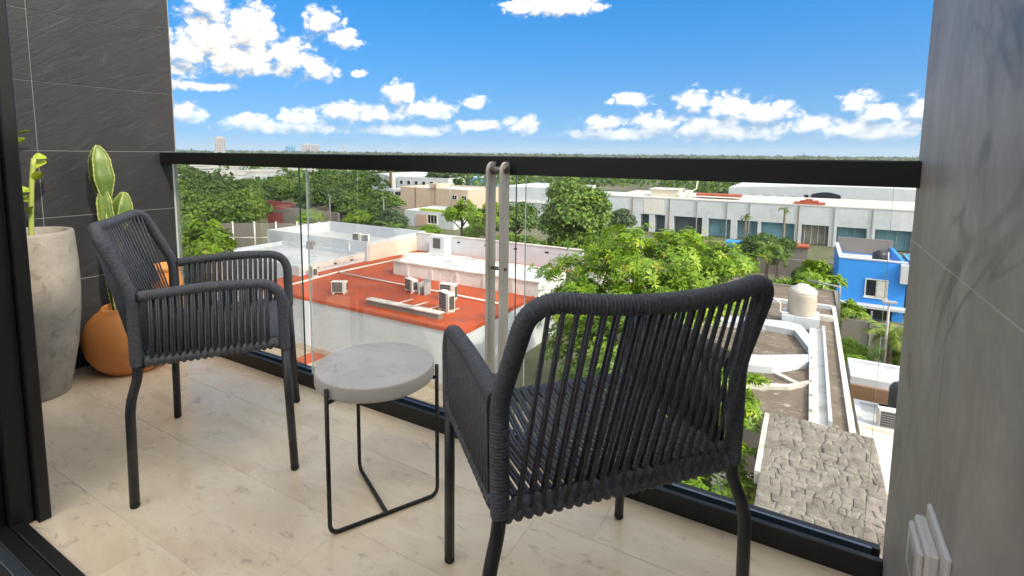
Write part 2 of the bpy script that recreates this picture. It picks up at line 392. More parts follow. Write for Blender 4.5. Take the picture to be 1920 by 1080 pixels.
    MT['plastic'] = simple('white_outlet_plastic', (.62, .6, .56), .35, .06, 3)
    MT['plastic_grey'] = simple('grey_plastic', (.3, .3, .3), .4)
    MT['ownwall'] = simple('own_render', (.55, .54, .52), .8)
    MT['roomdark'] = simple('dark_room_floor', (.025, .024, .023), .5)
    # town
    MT['white'] = paint('white_wall_paint', (.57, .61, .67), .5)
    MT['white_clean'] = paint('white_wall_clean', (.57, .61, .67), .26)
    MT['white_dirty'] = paint('stained_white_wall', (.70, .69, .67), .65, dirtcol=(.16, .13, .11), sscale=1.6)
    MT['tower_grey'] = paint('tower_concrete', (.33, .33, .34), .2)
    MT['cream'] = paint('cream_wall_paint', (.68, .61, .52), .3)
    MT['beige'] = paint('beige_wall_paint', (.56, .44, .35), .22)
    MT['pink'] = paint('pink_wall_paint', (.55, .38, .33), .2)
    MT['blue'] = paint('bright_blue_wall_paint', (.005, .30, .90), .1, .6)
    MT['paleblue'] = paint('pale_blue_wall', (.08, .30, .50), .2)
    MT['redwall'] = paint('red_court_wall', (.42, .09, .09), .2)
    MT['greywall'] = paint('grey_block_wall', (.22, .2, .19), .5)
    MT['brownwall'] = paint('brown_wall', (.27, .16, .095), .4)
    MT['whiteroof'] = flatroof('white_sealed_roof', (.56, .595, .64), (.43, .45, .47), .6)
    MT['dirtyroof'] = flatroof('weathered_white_roof', (.68, .66, .63), (.45, .43, .4), .5, 1.1)
    MT['greyroof'] = flatroof('stained_grey_roof', (.40, .37, .34), (.24, .21, .185), .7, 1.3)
    t = NT('orange_sealed_roof'); n = t.noise(.35, 8, .6); base = t.ramp(n, [(.3, (.36, .05, .013)), (.65, (.53, .082, .02))])
    pt = t.ramp(t.noise(.8, 8, .65, dist=.8), [(.50, 0.), (.68, .75)]); base = t.mix(pt, base, (.24, .075, .045)); gr = t.ramp(t.noise(.5, 9, .7, t.map((1, 1.6, 1)), 1.2), [(.57, 0.), (.67, .7)]); base = t.mix(gr, base, (.17, .105, .085))
    sp = t.ramp(t.noise(2.5, 6, .7, t.map((1, .4, 1))), [(.66, 0.), (.75, .35)]); base = t.mix(sp, base, (.62, .3, .18)); t.bump(t.noise(6, 5), .15, .02)
    MT['orange'] = t.fin(base, .62)
    t = NT('brown_gravel_roof'); n = t.noise(.7, 8, .62); base = t.ramp(n, [(.3, (.115, .085, .066)), (.68, (.2, .158, .128))])
    sp = t.ramp(t.noise(2.1, 9, .72, t.map((.7, 1.9, 1), (0, 0, .6)), .8), [(.575, 0.), (.64, 1.)]); base = t.mix(t.math('MULTIPLY', sp, .8), base, (.52, .49, .45)); t.bump(t.noise(25, 6), .4, .03)
    MT['gravel'] = t.fin(base, .95)
    t = NT('rough_stone_slab'); rnd = t.objrand(); a = t.noise(2.2, 9, .68, dist=.5); b = t.noise(9, 8, .65)
    base = t.ramp(a, [(.28, (.14, .12, .10)), (.5, (.25, .225, .20)), (.75, (.36, .33, .295))]); base = t.mix(1.0, base, t.ramp(rnd, [(0, .86), (1, 1.0)]), 'MULTIPLY'); t.bump(t.math('ADD', a, t.math('MULTIPLY', b, .5)), .9, .07)
    MT['stone'] = t.fin(base, .95)
    MT['mortar'] = simple('dark_mortar', (.10, .085, .07), .95)
    MT['tilered'] = simple('red_roof_sheet', (.42, .085, .04), .7, .4, 1.2)
    MT['dark'] = simple('dark_window_glass', (.02, .026, .032), .12, .3, .5)
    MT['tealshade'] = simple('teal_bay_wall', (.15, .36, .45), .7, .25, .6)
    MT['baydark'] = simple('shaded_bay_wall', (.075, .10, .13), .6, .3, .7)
    MT['greybay'] = simple('shuttered_bay', (.32, .30, .27), .7, .3, 1.0)
    MT['acwhite'] = simple('ac_casing', (.66, .65, .61), .5, .15, 4)
    MT['acgrille'] = simple('ac_grille', (.075, .08, .085), .6, .3, 20)
    MT['pvc'] = simple('white_pvc', (.74, .72, .68), .5, .15, 4)
    MT['tank'] = simple('beige_water_tank', (.56, .49, .42), .6, .18, 1.5)
    MT['tanklid'] = simple('tank_lid', (.66, .62, .58), .6, .3, 2.5)
    MT['tankblack'] = simple('black_water_tank', (.022, .026, .033), .45)
    MT['wood'] = simple('varnished_wood', (.33, .15, .055), .5, .3, 4)
    MT['pole'] = simple('galvanised_pole', (.35, .36, .36), .5)
    MT['asphalt'] = simple('asphalt', (.06, .06, .062), .9, .3, 1)
    t = NT('patio_paving'); n = t.noise(.6, 7); br = t.n.new('ShaderNodeTexBrick'); br.inputs['Scale'].default_value = 1.3; br.inputs['Mortar Size'].default_value = .01
    br.inputs['Color1'].default_value = (.40, .33, .25, 1); br.inputs['Color2'].default_value = (.46, .39, .3, 1); br.inputs['Mortar'].default_value = (.27, .22, .17, 1); t.l.new(t.pos, br.inputs['Vector'])
    MT['patio'] = t.fin(t.mix(t.ramp(n, [(.4, 0.), (.7, .3)]), br.outputs[0], (.3, .24, .18)), .85)
    t = NT('town_ground'); n = t.noise(.04, 8, .6); n2 = t.noise(.6, 8, .65)
    base = t.ramp(n, [(.35, (.05, .075, .025)), (.52, (.10, .11, .05)), (.6, (.2, .18, .15)), (.75, (.26, .245, .22))]); base = t.mix(.35, base, t.ramp(n2, [(.35, (.045, .06, .02)), (.65, (.22, .2, .16))]))
    MT['ground'] = t.fin(base, .95)
    MT['bark'] = simple('tree_bark', (.13, .095, .07), .9, .4, 6, .6, 20, .02)
    MT['palmbark'] = simple('palm_bark', (.24, .19, .14), .9, .35, 9, .6, 25, .02)
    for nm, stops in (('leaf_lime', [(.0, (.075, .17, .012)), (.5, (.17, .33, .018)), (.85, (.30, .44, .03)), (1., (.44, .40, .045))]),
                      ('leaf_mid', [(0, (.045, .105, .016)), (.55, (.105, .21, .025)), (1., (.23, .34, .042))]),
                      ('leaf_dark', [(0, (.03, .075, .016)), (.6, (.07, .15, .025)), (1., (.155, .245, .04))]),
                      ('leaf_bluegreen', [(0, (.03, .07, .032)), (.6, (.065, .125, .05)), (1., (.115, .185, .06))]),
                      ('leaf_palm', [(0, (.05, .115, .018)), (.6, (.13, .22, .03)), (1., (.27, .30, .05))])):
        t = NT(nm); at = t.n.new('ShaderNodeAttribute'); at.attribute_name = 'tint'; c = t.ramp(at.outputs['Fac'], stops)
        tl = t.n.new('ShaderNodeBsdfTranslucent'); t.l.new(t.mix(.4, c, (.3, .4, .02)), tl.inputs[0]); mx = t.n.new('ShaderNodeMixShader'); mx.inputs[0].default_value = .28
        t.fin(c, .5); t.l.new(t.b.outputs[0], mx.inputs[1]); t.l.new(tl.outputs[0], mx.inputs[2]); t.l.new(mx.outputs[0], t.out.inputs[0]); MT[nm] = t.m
make_materials()
# ------------------------------------------------------------------ ground and own building
XL, XR, YE = -2.965, .212, 1.52
def setting():
    b = MB(); S = 4200; b.v = [(-S, -S, -10), (S, -S, -10), (S, S, -10), (-S, S, -10)]; b.face(0, 1, 2, 3)
    tag(b.build('ground', MT['ground']), kind='structure')
    b = MB(); b.v = [(-40, 3, -9.996), (-9.5, 3, -9.996), (-9.5, 18.5, -9.996), (-40, 18.5, -9.996)]; b.face(0, 1, 2, 3)
    tag(b.build('patio', MT['patio']), kind='structure')
    b = MB(); b.box(-23.2, -22.2, 3, 18.4, -9.98, -9.9); tag(b.build('path', MT['orange']), kind='structure')
    a = empty('apartment_building', (-1.4, -2, -10), label='pale apartment tower that carries the tiled balcony', category='building')
    def part(nm, *q):
        b = MB(); b.box(*q); o = b.build(nm, MT['ownwall'], a); o.location = (1.4, 2, 10)
    part('wall', XL-9, XL-.2, -6, 1.50, -10, 1.93); part('wall', XR+.2, 9, -6, 1.47, -10, 2.62)  # unseen side blocks, heights shaped to stop the sun yet admit skylight
    part('lower_storeys', XL-.198, XR+.198, -6, 1.54, -9.99, -.15)
    part('reflection_blocker', XL-.197, XR+.197, -5, -4.8, -.148, 1.93)  # unseen wall kept to block low sky from reflecting in the glass
    part('wall', XL-.198, XL-.002, -4.79, .19, -.148, 1.93)
    b = MB(); b.box(XL-.19, XR+.19, -4.79, .40, -.148, -.004); tag(b.build('room_floor', MT['roomdark']), kind='structure')
    # balcony floor: rows 0.302 deep, tiles laid along X
    fl = MB(); fl.box(XL-.15, XR+.15, .41, 1.535, -.148, -.0008); f = tag(fl.build('balcony_floor', MT['grout_light']), kind='structure')
    rows = [(.485, .634, -.55), (.634, .934, -1.066), (.934, 1.236, -.62), (1.236, 1.4545, -1.35)]
    for y0, y1, xo in rows:
        x = xo-math.ceil((xo-XL)/.9)*.9
        while x < XR:
            x0, x1 = max(x, XL), min(x+.9, XR)
            if x1-x0 > .02:
                t = MB(); t.bbox(x0+.0005, x1-.0005, y0+.0006, y1-.0006, -.012, 0, .0004); t.build('tile', MT['floor'], f)
            x += .9
    # slate side wall
    w = MB(); w.box(XL-.2, XL-.0012, .2, YE, -.02, 1.938)
    w = tag(w.build('slate_wall', MT['grout_grey']), 'charcoal slate tiled side wall behind the plant pots', 'wall')
    zs = [0.0, .127, .43, .731, 1.032, 1.335, 1.638, 1.94]; ys = [.2, .342, .942, YE-.004]
    for z0, z1 in zip(zs, zs[1:]):
        for y0, y1 in zip(ys, ys[1:]):
            t = MB(); d = rng.uniform(0, .0015); t.bbox(XL-.012, XL+d, y0+.0013, y1-.0013, z0+.0013, z1-.0013, .0006); t.build('tile', MT['slate'], w)
    # porcelain side wall
    w = MB(); w.box(XR+.0012, XR+.2, -4.7, 1.484, -.02, 2.646)
    w = tag(w.build('porcelain_wall', MT['grout_mid']), 'grey veined porcelain side wall with the power outlet', 'wall')
    zs = [0.0, .248, .848, 1.448, 2.048, 2.648]
    for i, (z0, z1) in enumerate(zip(zs, zs[1:])):
        y = 1.484 if i % 2 == 0 else 1.08+1.2
        while y > -1.4:
            y0, y1 = y-1.2, min(y, 1.482)
            if y1-y0 > .02:
                t = MB(); t.bbox(XR, XR+.012, y0+.001, y1-.001, z0+.001, z1-.001, .0008); t.build('tile', MT['porcelain'], w)
            y -= 1.2
setting()
def railing():
    r = empty('balcony_railing', (-1.4, 1.45, 0), label='black handrail over clear glass panes with two steel bars', category='railing')
    I = Matrix.Translation((1.4, -1.45, 0))
    def part(nm, b, mt, par=r):
        b.v = [(x+1.4, y-1.45, z) for x, y, z in b.v]; return b.build(nm, mt, par)
    b = MB(); b.bbox(XL-.004, XR+.004, 1.437, 1.497, .970, 1.030, .003); part('handrail', b, MT['black'])
    # track: black face, grey channel
    b = MB(); b.bbox(XL+.001, XR-.001, 1.4555, 1.474, -.01, .058, .002); b.box(XL+.001, XR-.001, 1.513, 1.534, -.01, .052); b.box(XL+.001, XR-.001, 1.4742, 1.5128, -.01, .03)
    tr = part('track', b, MT['black'])
    b = MB(); b.box(XL+.001, XR-.02, 1.4755, 1.4825, .0302, .051); b.box(XL+.001, XR-.02, 1.5035, 1.512, .0302, .0545); part('channel_lip', b, MT['track'], tr)
    panes = [(XL+.018, -1.932), (-1.885, -.842), (-.806, .172)]
    for x0, x1 in panes:
        b = MB(); b.box(x0, x1, 1.487, 1.496, .032, .972)
        # faces: bottom, top, front, back, left, right -> give the cut edges their own look
        b.mi = [1, 1, 0, 0, 2, 1] if x0 != panes[0][0] else [1, 1, 0, 0, 2, 1]
        part('glass_pane', b, [MT['glass'], MT['edge'], MT['edge_pale']])
    for x in (-.893, -.842):
        b = MB(); pr = [(1.390, -.1), (1.436, -.1), (1.436, 1.012)]
        for k in range(7):
            a = R(90+90*k/6); pr.append((1.4225+.0325*math.cos(a), .9795+.0325*math.sin(a)))
        n = len(pr); b.v = [(x-.005, y, max(z, .0)) for y, z in pr]+[(x+.005, y, max(z, .0)) for y, z in pr]
        b.face(*range(n)); b.face(*[2*n-1-i for i in range(n)])
        for i in range(n): b.face(i, n+i, n+(i+1) % n, (i+1) % n)
        part('post_bar', b, MT['steel'])
    for z, rr in ((.985, .012), (.665, .006), (.30, .006), (.06, .006)):
        b = MB(); b.tube([(-.902, 1.413, z), (-.833, 1.413, z)], rr, 12); part('bolt', b, MT['bolt'])
railing()
def door():
    d = empty('sliding_door', (-2.2, .45, 0), label='black metal sliding door jamb with its floor sill', category='door')
    def part(nm, b, mt, par=d):
        b.v = [(x+2.2, y-.45, z) for x, y, z in b.v]; return b.build(nm, mt, par)
    b = MB(); b.bbox(-2.6, -1.822, .455, .505, 0.0, 2.345, .003); part('jamb', b, MT['black'])
    b = MB(); b.bbox(-2.6, -1.800, .5055, .535, 0.0, 2.345, .003); part('jamb_fin', b, MT['black'])
    b = MB(); b.bbox(-2.6, -1.85, .38, .4545, 0.0, 2.345, .003); part('door_stile', b, MT['black'])
    b = MB(); b.bbox(-2.6, XR-.002, .4205, .4545, 0.0, .012, .002); b.bbox(-2.55, XR-.002, .455, .4845, -.01, .016, .002); part('sill', b, MT['black'])
    b = MB(); b.bbox(-2.6, XR-.002, .40, .43, -.003, .004, .001); part('sill_rail', b, MT['track'])
door()
def outlet():
    o = empty('power_outlet', (XR, .988, .40), label='white weatherproof power outlet on the grey side wall', category='outlet')
    # local: -x is out of the wall
    b = MB(); b.bbox(-.007, .002, -.072, .072, -.058, .058, .003); b.build('plate', MT['plastic'], o)
    b = MB(); b.bbox(-.024, -.0065, -.045, .062, -.05, .040, .004); b.build('box', MT['plastic'], o)
    b = MB(); b.bbox(-.032, -.0235, -.034, .054, -.044, .030, .003); c = b.build('cover', MT['plastic'], o)
    b = MB(); b.bbox(-.0335, -.0315, -.012, .03, -.03, .014, .0006); b.build('socket_face', MT['plastic_grey'], c)
outlet()
# ------------------------------------------------------------------ chairs
def make_chair(loc, rz, label):
    """local: +y forward, x across, feet on z=0"""
    t = empty('rope_chair', loc, rz, label, 'chair', 'rope armchairs on the balcony')
    C_, Lm = MT['cord'], MT['legmetal']
    WR = .0172
    back = MB()
    pth = fillet([(-.252, -.41, .555), (-.252, -.41, .625), (-.232, -.495, .818), (-.11, -.523, .806), (0, -.527, .802), (.11, -.523, .806), (.232, -.495, .818), (.252, -.41, .625), (.252, -.41, .555)], [0, .05, .075, .06, .06, .06, .075, .05, 0], 7)
    back.wound(pth, WR, .0062); back.wound([(-.25, -.41, .415), (-.252, -.41, .556)], WR*1.02, .0062); back.wound([(.25, -.41, .415), (.252, -.41, .556)], WR*1.02, .0062)
    bk = back.build('backrest', C_, t)
    # lower rear rail with chunky loops
    rails = MB()
    rails.wound([(-.246, -.405, .418), (.246, -.405, .418)], .0205, .0195, 10, .3)
    rails.wound([(-.246, -.03, .432), (.246, -.03, .432)], .019, .0195, 10, .28)
    seat = rails.build('seat', C_, t)
    def cord(p, q, r=.0052, gap=.0056, par=None, side=None, mid=None):
        p, q = Vector(p), Vector(q); d = (q-p).normalized(); s = Vector(side)
        s = (s-d*s.dot(d)).normalized()*gap; b = MB()
        for sg in (-1, 1):
            pts = [p+s*sg, q+s*sg] if mid is None else [p+s*sg, Vector(mid)+s*sg, q+s*sg]
            b.tube(pts, r, 6)
        return b.build('cord', C_, par)
    # top curve lookup for the back cords
    top = resample(pth, .004)
    def topat(x):
        c = [p for p in top if p.z > .60 and (p.x*x >= 0 or abs(x) < .02)]
        return min(c, key=lambda p: abs(p.x-x)-.0*p.z)
    nb = 40
    for i in range(nb):
        u = (i+.5)/nb*2-1
        xt, xb = u*.214, u*.226
        tp = topat(xt)
        sg = 1 if i % 2 else -1
        cord((xt, tp.y+.012*sg, tp.z-.004), (xb, -.405+.015*sg, .422), .0022, .0021, bk, (1, 0, 0))
    for i in range(21):
        x = ((i+.5)/21*2-1)*.228
        cord((x, -.40, .437), (x, -.03, .45), .0042, .0043, par=seat, side=(1, 0, 0), mid=(x, -.21, .418))
    for s in (-1, 1):
        arm = MB()
        ap = fillet([(s*.2495, -.016, .415), (s*.252, -.02, .60), (s*.252, -.055, .632), (s*.252, -.20, .634), (s*.252, -.392, .622)], [0, .06, .055, .1, 0], 8)
        ap = fillet([(s*.2495, -.016, .415), (s*.2515, -.018, .628), (s*.252, -.20, .634), (s*.252, -.392, .618)], [0, .075, .08, 0], 9)
        arm.wound(ap, WR, .0062)
        arm.wound([(s*.248, -.03, .436), (s*.248, -.39, .424)], .0185, .0179, 10, .28)
        ao = arm.build('armrest', C_, t)
        n = 18
        for i in range(n):
            y = -.052-(i+.5)/n*.322
            for off in (-.011, .011):
                yy = y
                cord((s*.252+off, yy, .622), (s*.248+off, yy-.004, .434), .0029, .0028, ao, (0, 1, 0))
        # legs
        b = MB(); b.tube(fillet([(s*.2475, 0, .012), (s*.2495, -.016, .415)], 0), .0128, 12); lg = b.build('leg', Lm, t)
        f = MB(); f.lathe([(.009, 0), (.0128, .004), (.0132, .014)], 12, s*.2475, 0); f.build('foot', MT['rubber'], lg)
        b = MB(); b.tube(fillet([(s*.279, -.430, .012), (s*.277, -.426, .31), (s*.252, -.408, .385), (s*.25, -.41, .43)], [0, .06, .045, 0], 8), .0128, 12); lg = b.build('leg', Lm, t)
        f = MB(); f.lathe([(.009, 0), (.0128, .004), (.0132, .014)], 12, s*.279, -.430); f.build('foot', MT['rubber'], lg)
    return t
make_chair((-1.6018, 1.1854, 0), -.6661, 'charcoal rope armchair standing before the two plant pots')
make_chair((-.577, 1.168, 0), .8640, 'charcoal rope armchair seen from behind, standing beside the grey porcelain wall')
# ------------------------------------------------------------------ table
def table():
    t = empty('side_table', (-1.066, 1.062, 0), label='round concrete side table on a thin black metal frame', category='table')
    b = MB(); Rr, z0, z1 = .169, .383, .427
    b.lathe([(Rr-.006, z0), (Rr-.001, z0+.004), (Rr, z0+.008), (Rr, z1-.005), (Rr-.0015, z1-.0015), (Rr-.005, z1)], 72); b.build('table_top', MT['concrete'], t)
    pts = {k: Vector(v) for k, v in dict(A=(-.002, -.172, 0), B=(.142, .102, 0), C=(-.142, .07, 0)).items()}
    sc_ = .177
    for k in pts: pts[k] = pts[k].normalized()*sc_
    A, B, Cc = pts['A'], pts['B'], pts['C']; u = Vector((0, 0, 1)); rr = .0058
    b = MB(); b.tube(fillet([A+u*.415, A+u*.006, B+u*.006, B+u*.415], [0, .028, .028, 0], 8), rr, 10); b.build('frame', MT['black'], t)
    M_ = (A+B)/2
    b = MB(); b.tube(fillet([Cc+u*.415, Cc+u*.006, M_+u*.006], [0, .028, 0], 8), rr, 10); b.build('leg', MT['black'], t)
    for p in (A, B, Cc):
        b = MB(); q = p*.6; b.tube([p+u*.377, q+u*.377], .0055, 8); b.build('bracket', MT['black'], t)
table()
# ------------------------------------------------------------------ pots and plants
def planter():
    t = empty('tall_planter', (-2.79, .815, 0), label='tall tapered concrete planter beside the black door jamb', category='planter')
    b = MB(); pr = []
    for z, r in ((0, .108), (.006, .113), (.08, .128), (.2, .150), (.34, .166), (.46, .1715), (.56, .1705), (.66, .165), (.69, .163), (.70, .160)): pr.append((r, z))
    pr += [(.145, .70), (.140, .695), (.135, .64)]
    b.lathe(pr, 56); b.build('pot', MT['planter'], t)
    b = MB(); b.lathe([(.139, .655), (.10, .662), (.03, .665)], 24, capb=False); b.build('soil', MT['soil'], t)
    s = empty('succulent_plant', (-2.79, .815, .66), label='yellow green leafy succulent growing in the tall planter', category='plant')
    r_ = random.Random(5)
    def stem(x, y, h, lean, nl, sc_=1):
        b = MB(); p = [(x, y, 0), (x+lean[0]*.3, y+lean[1]*.3, h*.4), (x+lean[0]*.55, y+lean[1]*.55, h*.7), (x+lean[0], y+lean[1], h)]
        b.tube(resample(fillet(p, .05), .03), .009*sc_, 8); b.build('stem', MT['plantstem'], s)
        for k in range(nl):
            f = .35+.65*k/max(1, nl-1); z = h*f; px, py = x+lean[0]*f*f, y+lean[1]*f*f
            a = r_.uniform(0, 6.28); L_ = r_.uniform(.055, .085)*sc_; d = Vector((math.cos(a), math.sin(a), r_.uniform(.3, 1.1))).normalized()
            sd = d.cross(Vector((0, 0, 1))).normalized(); n = sd.cross(d); ro = r_.uniform(-1.2, 1.2); sd, n = sd*math.cos(ro)+n*math.sin(ro), n*math.cos(ro)-sd*math.sin(ro)
            lf = MB(); base = Vector((px, py, z)); prof = [(0, .007), (.4, .016), (.75, .017), (1, .002)]
            for i, (tt, w) in enumerate(prof):
                c = base+d*L_*tt+n*(-.02*tt*tt)
                lf.v += [tuple(c-sd*w*sc_+n*.004), tuple(c-n*.003), tuple(c+sd*w*sc_+n*.004)]
            lf.smooth = True
            for i in range(3):
                for j in range(2): a0 = i*3+j; lf.face(a0, a0+1, a0+4, a0+3)
            lf.build('leaf', MT['plantleaf'], s)
    stem(-.02, .0, .42, (-.05, .0), 9); stem(.0, -.04, .47, (-.04, -.03), 9); stem(.02, .02, .34, (.0, .03), 6); stem(-.05, -.02, .3, (-.05, .0), 6)
planter()
def terracotta():
    t = empty('terracotta_pot', (-2.768, 1.17, 0), label='round orange terracotta pot holding the cactus', category='pot')
    b = MB(); pr = []
    for z, r in ((0, .105), (.006, .118), (.04, .150), (.09, .178), (.14, .189), (.19, .187), (.24, .168), (.275, .138), (.292, .118), (.300, .113), (.308, .108), (.309, .098), (.30, .094), (.25, .12)): pr.append((r, z))
    b.lathe(pr, 56); b.build('pot', MT['terracotta'], t)
    b = MB(); b.lathe([(.118, .265), (.05, .27), (.01, .272)], 20, capb=False); b.build('soil', MT['soil'], t)
    v = empty('terracotta_vase', (-2.825, 1.368, 0), label='slim terracotta vase in the corner under the handrail', category='vase')
    b = MB(); b.lathe([(.045, 0), (.05, .006), (.06, .12), (.07, .28), (.068, .38), (.058, .43), (.06, .445), (.064, .452), (.058, .454), (.05, .44), (.05, .3)], 36); b.build('body', MT['terracotta'], v)
    b = MB(); b.lathe([(.061, .43), (.068, .44), (.07, .456), (.063, .462), (.057, .46), (.055, .44)], 36, capb=False, capt=False); b.build('rim', MT['terracotta'], v)
    # cactus: ribbed pads with pale spiny edges
    c = empty('cactus', (-2.79, 1.12, .268), label='tall ribbed green cactus leaning on the slate wall', category='cactus')
    def column(nm, base, top, rad, nr, flat, yaw, seedv):
        r_ = random.Random(seedv); base, top = Vector(base), Vector(top); ax = (top-base); H_ = ax.length; ax.normalize()
        ref = Vector((math.cos(yaw), math.sin(yaw), 0)); ref = (ref-ax*ref.dot(ax)).normalized(); oth = ax.cross(ref)
        b = MB(); seg = nr*4; rings = 18; b.smooth = True; edge = [[] for _ in range(nr)]
        for i in range(rings+1):
            f = i/rings; env = max(.28*(1-f), math.sin(math.pi*min(1, f*.93+.07))**.55) if f < 1 else .05
            wav = 1+.05*math.sin(f*16+seedv)
            for k in range(seg):
                a = 2*math.pi*k/seg; rr_ = rad*env*wav*(.62+.38*(abs(math.cos(a*nr/2))**.8))
                p = base+ax*H_*f+ref*math.cos(a)*rr_+oth*math.sin(a)*rr_*flat
                b.v.append(tuple(p))
                if k % 4 == 0: edge[k//4].append(p+(p-(base+ax*H_*f)).normalized()*.002)
        for i in range(rings):
            for k in range(seg):
                k2 = (k+1) % seg; b.face(i*seg+k, i*seg+k2, (i+1)*seg+k2, (i+1)*seg+k)
        b.smooth = False; b.face(*[rings*seg+k for k in range(seg)])
        o = b.build(nm, MT['cactus'], c)
        e = MB()
        for ed in edge:
            q = resample(ed, .012); e.tube(q, [.0022+(.0022 if i % 2 else 0) for i in range(len(q))], 6)
        e.build('spiny_edge', MT['rib'], o)
    column('stem', (.04, 0, 0), (.0, .0, .50), .042, 4, .9, .6, 1)
    column('pad', (-.02, 0, .55), (-.04, -.01, .79), .054, 4, .75, .5, 2)
    column('pad', (-.01, .0, .40), (-.025, -.005, .60), .044, 4, .8, .2, 3)
    column('pad', (.01, .03, .40), (.02, .06, .575), .040, 4, .8, .9, 4)
terracotta()
# ------------------------------------------------------------------ town
G = -10.0
def block(name, x0, x1, y0, y1, z1, wall, roof, label, category='building', parapet=.35, z0=G, pt=.18, group=None):
    """ flat-roofed building: wall shell, recessed roof deck behind a parapet """
    cx, cy = (x0+x1)/2, (y0+y1)/2
    e = empty(name, (cx, cy, z0), label=label, category=category, group=group)
    hx, hy, h = (x1-x0)/2, (y1-y0)/2, z1-z0
    b = MB(); d = h-parapet
    o = [(-hx, -hy), (hx, -hy), (hx, hy), (-hx, hy)]; i_ = [(-hx+pt, -hy+pt), (hx-pt, -hy+pt), (hx-pt, hy-pt), (-hx+pt, hy-pt)]
    b.v = [(x, y, 0) for x, y in o]+[(x, y, h) for x, y in o]+[(x, y, h) for x, y in i_]+[(x, y, d-.05) for x, y in i_]
    for k in range(4):
        q = (k+1) % 4
        b.face(k, q, 4+q, 4+k); b.face(4+k, 4+q, 8+q, 8+k); b.face(8+k, 8+q, 12+q, 12+k)
    b.build('wall', wall, e)
    b = MB(); b.box(-hx+pt*.6, hx-pt*.6, -hy+pt*.6, hy-pt*.6, d-.2, d); b.build('roof', roof, e)
    e['_o'] = 0; del e['_o']
    return e
def sub(e, nm, mt, *q, bev=0):
    """ add a part given in world coordinates """
    b = MB()
    (b.bbox(*q, bev) if bev else b.box(*q)); L = e.location
    b.v = [(x-L.x, y-L.y, z-L.z) for x, y, z in b.v]
    return b.build(nm, mt, e)
def subp(par, root, nm, mt, *q):
    b = MB(); b.box(*q); L = root.location; b.v = [(x-L.x, y-L.y, z-L.z) for x, y, z in b.v]; return b.build(nm, mt, par)
def window(e, x0, x1, y, z0, z1, frame=None, mull=1, sill=True):
    fr = frame or MT['pvc']
    w = sub(e, 'window', MT['dark'], x0+.05, x1-.05, y-.02, y+.06, z0+.05, z1-.05)
    subp(w, e, 'frame', fr, x0, x0+.07, y-.06, y+.02, z0, z1); subp(w, e, 'frame', fr, x1-.07, x1, y-.06, y+.02, z0, z1)
    subp(w, e, 'frame', fr, x0+.07, x1-.07, y-.06, y+.02, z1-.07, z1); subp(w, e, 'frame', fr, x0+.07, x1-.07, y-.06, y+.02, z0, z0+.07)
    for k in range(mull):
        x = x0+(x1-x0)*(k+1)/(mull+1); subp(w, e, 'mullion', fr, x-.025, x+.025, y-.045, y-.02, z0+.07, z1-.07)
    if sill: subp(w, e, 'sill', fr, x0-.06, x1+.06, y-.14, y+.0, z0-.08, z0-.001)
    return w
def ac_unit(loc, rz, label, w=.86, d=.34, h=.66, s=1.0):
    e = empty('air_conditioner', loc, rz, label, 'air conditioner', 'condenser units on the roofs')
    w, d, h = w*s, d*s, h*s
    b = MB(); b.bbox(-w/2, w/2, -d/2, d/2, .08, .08+h, .02); b.build('casing', MT['acwhite'], e)
    b = MB(); b.bbox(-w/2+.06*s, w/2-.22*s, -d/2-.012, -d/2+.004, .13, .03+h, .006); g = b.build('grille', MT['acgrille'], e)
    b = MB()
    for k in range(6):
        z = .16+(h-.16)*k/6; b.box(-w/2+.07*s, w/2-.23*s, -d/2-.02, -d/2-.0125, z, z+.022)
    g2 = b.build('grille_bars', MT['plastic_grey'], g); g2['kind'] = 'stuff'
    b = MB(); b.bbox(w/2-.001, w/2+.012, -d/2+.05, d/2-.05, .2, h-.05, .004); b.build('side_vent', MT['acgrille'], e)
    for sx in (-1, 1):
        b = MB(); b.box(sx*w*.36-.04, sx*w*.36+.04, -d/2-.03, d/2+.03, 0, .0805); b.build('foot', MT['pvc'], e)
    return e
def pipe(name, pts, r, mt, label, cat='pipe', group=None):
    b = MB(); p0 = Vector(pts[0]); b.tube(fillet([Vector(p)-p0 for p in pts], .15, 4), r, 8); o = b.build(name, mt); o.location = p0; return tag(o, label, cat, group)
BEAM1 = [(-4.5, 25.3), (-1.37, 26.1), (-.17, 26.0), (.37, 23.9), (.419, 21.7), (.419, 25.6), (.07, 27.0), (-.49, 27.28), (-4.5, 26.4)]
BEAM2 = [(-4.5, 19.8), (-.77, 20.9), (.419, 22.3), (.419, 23.1), (-1.27, 22.0), (-4.5, 21.0)]
BEAM3 = [(-.7, 20.78), (.11, 20.09), (.18, 20.3), (-.62, 20.98)]
BEAM4 = [(-3.5, 18.0), (-.17, 19.68), (.419, 20.45), (.419, 20.7), (-.21, 19.95), (-3.5, 18.3)]
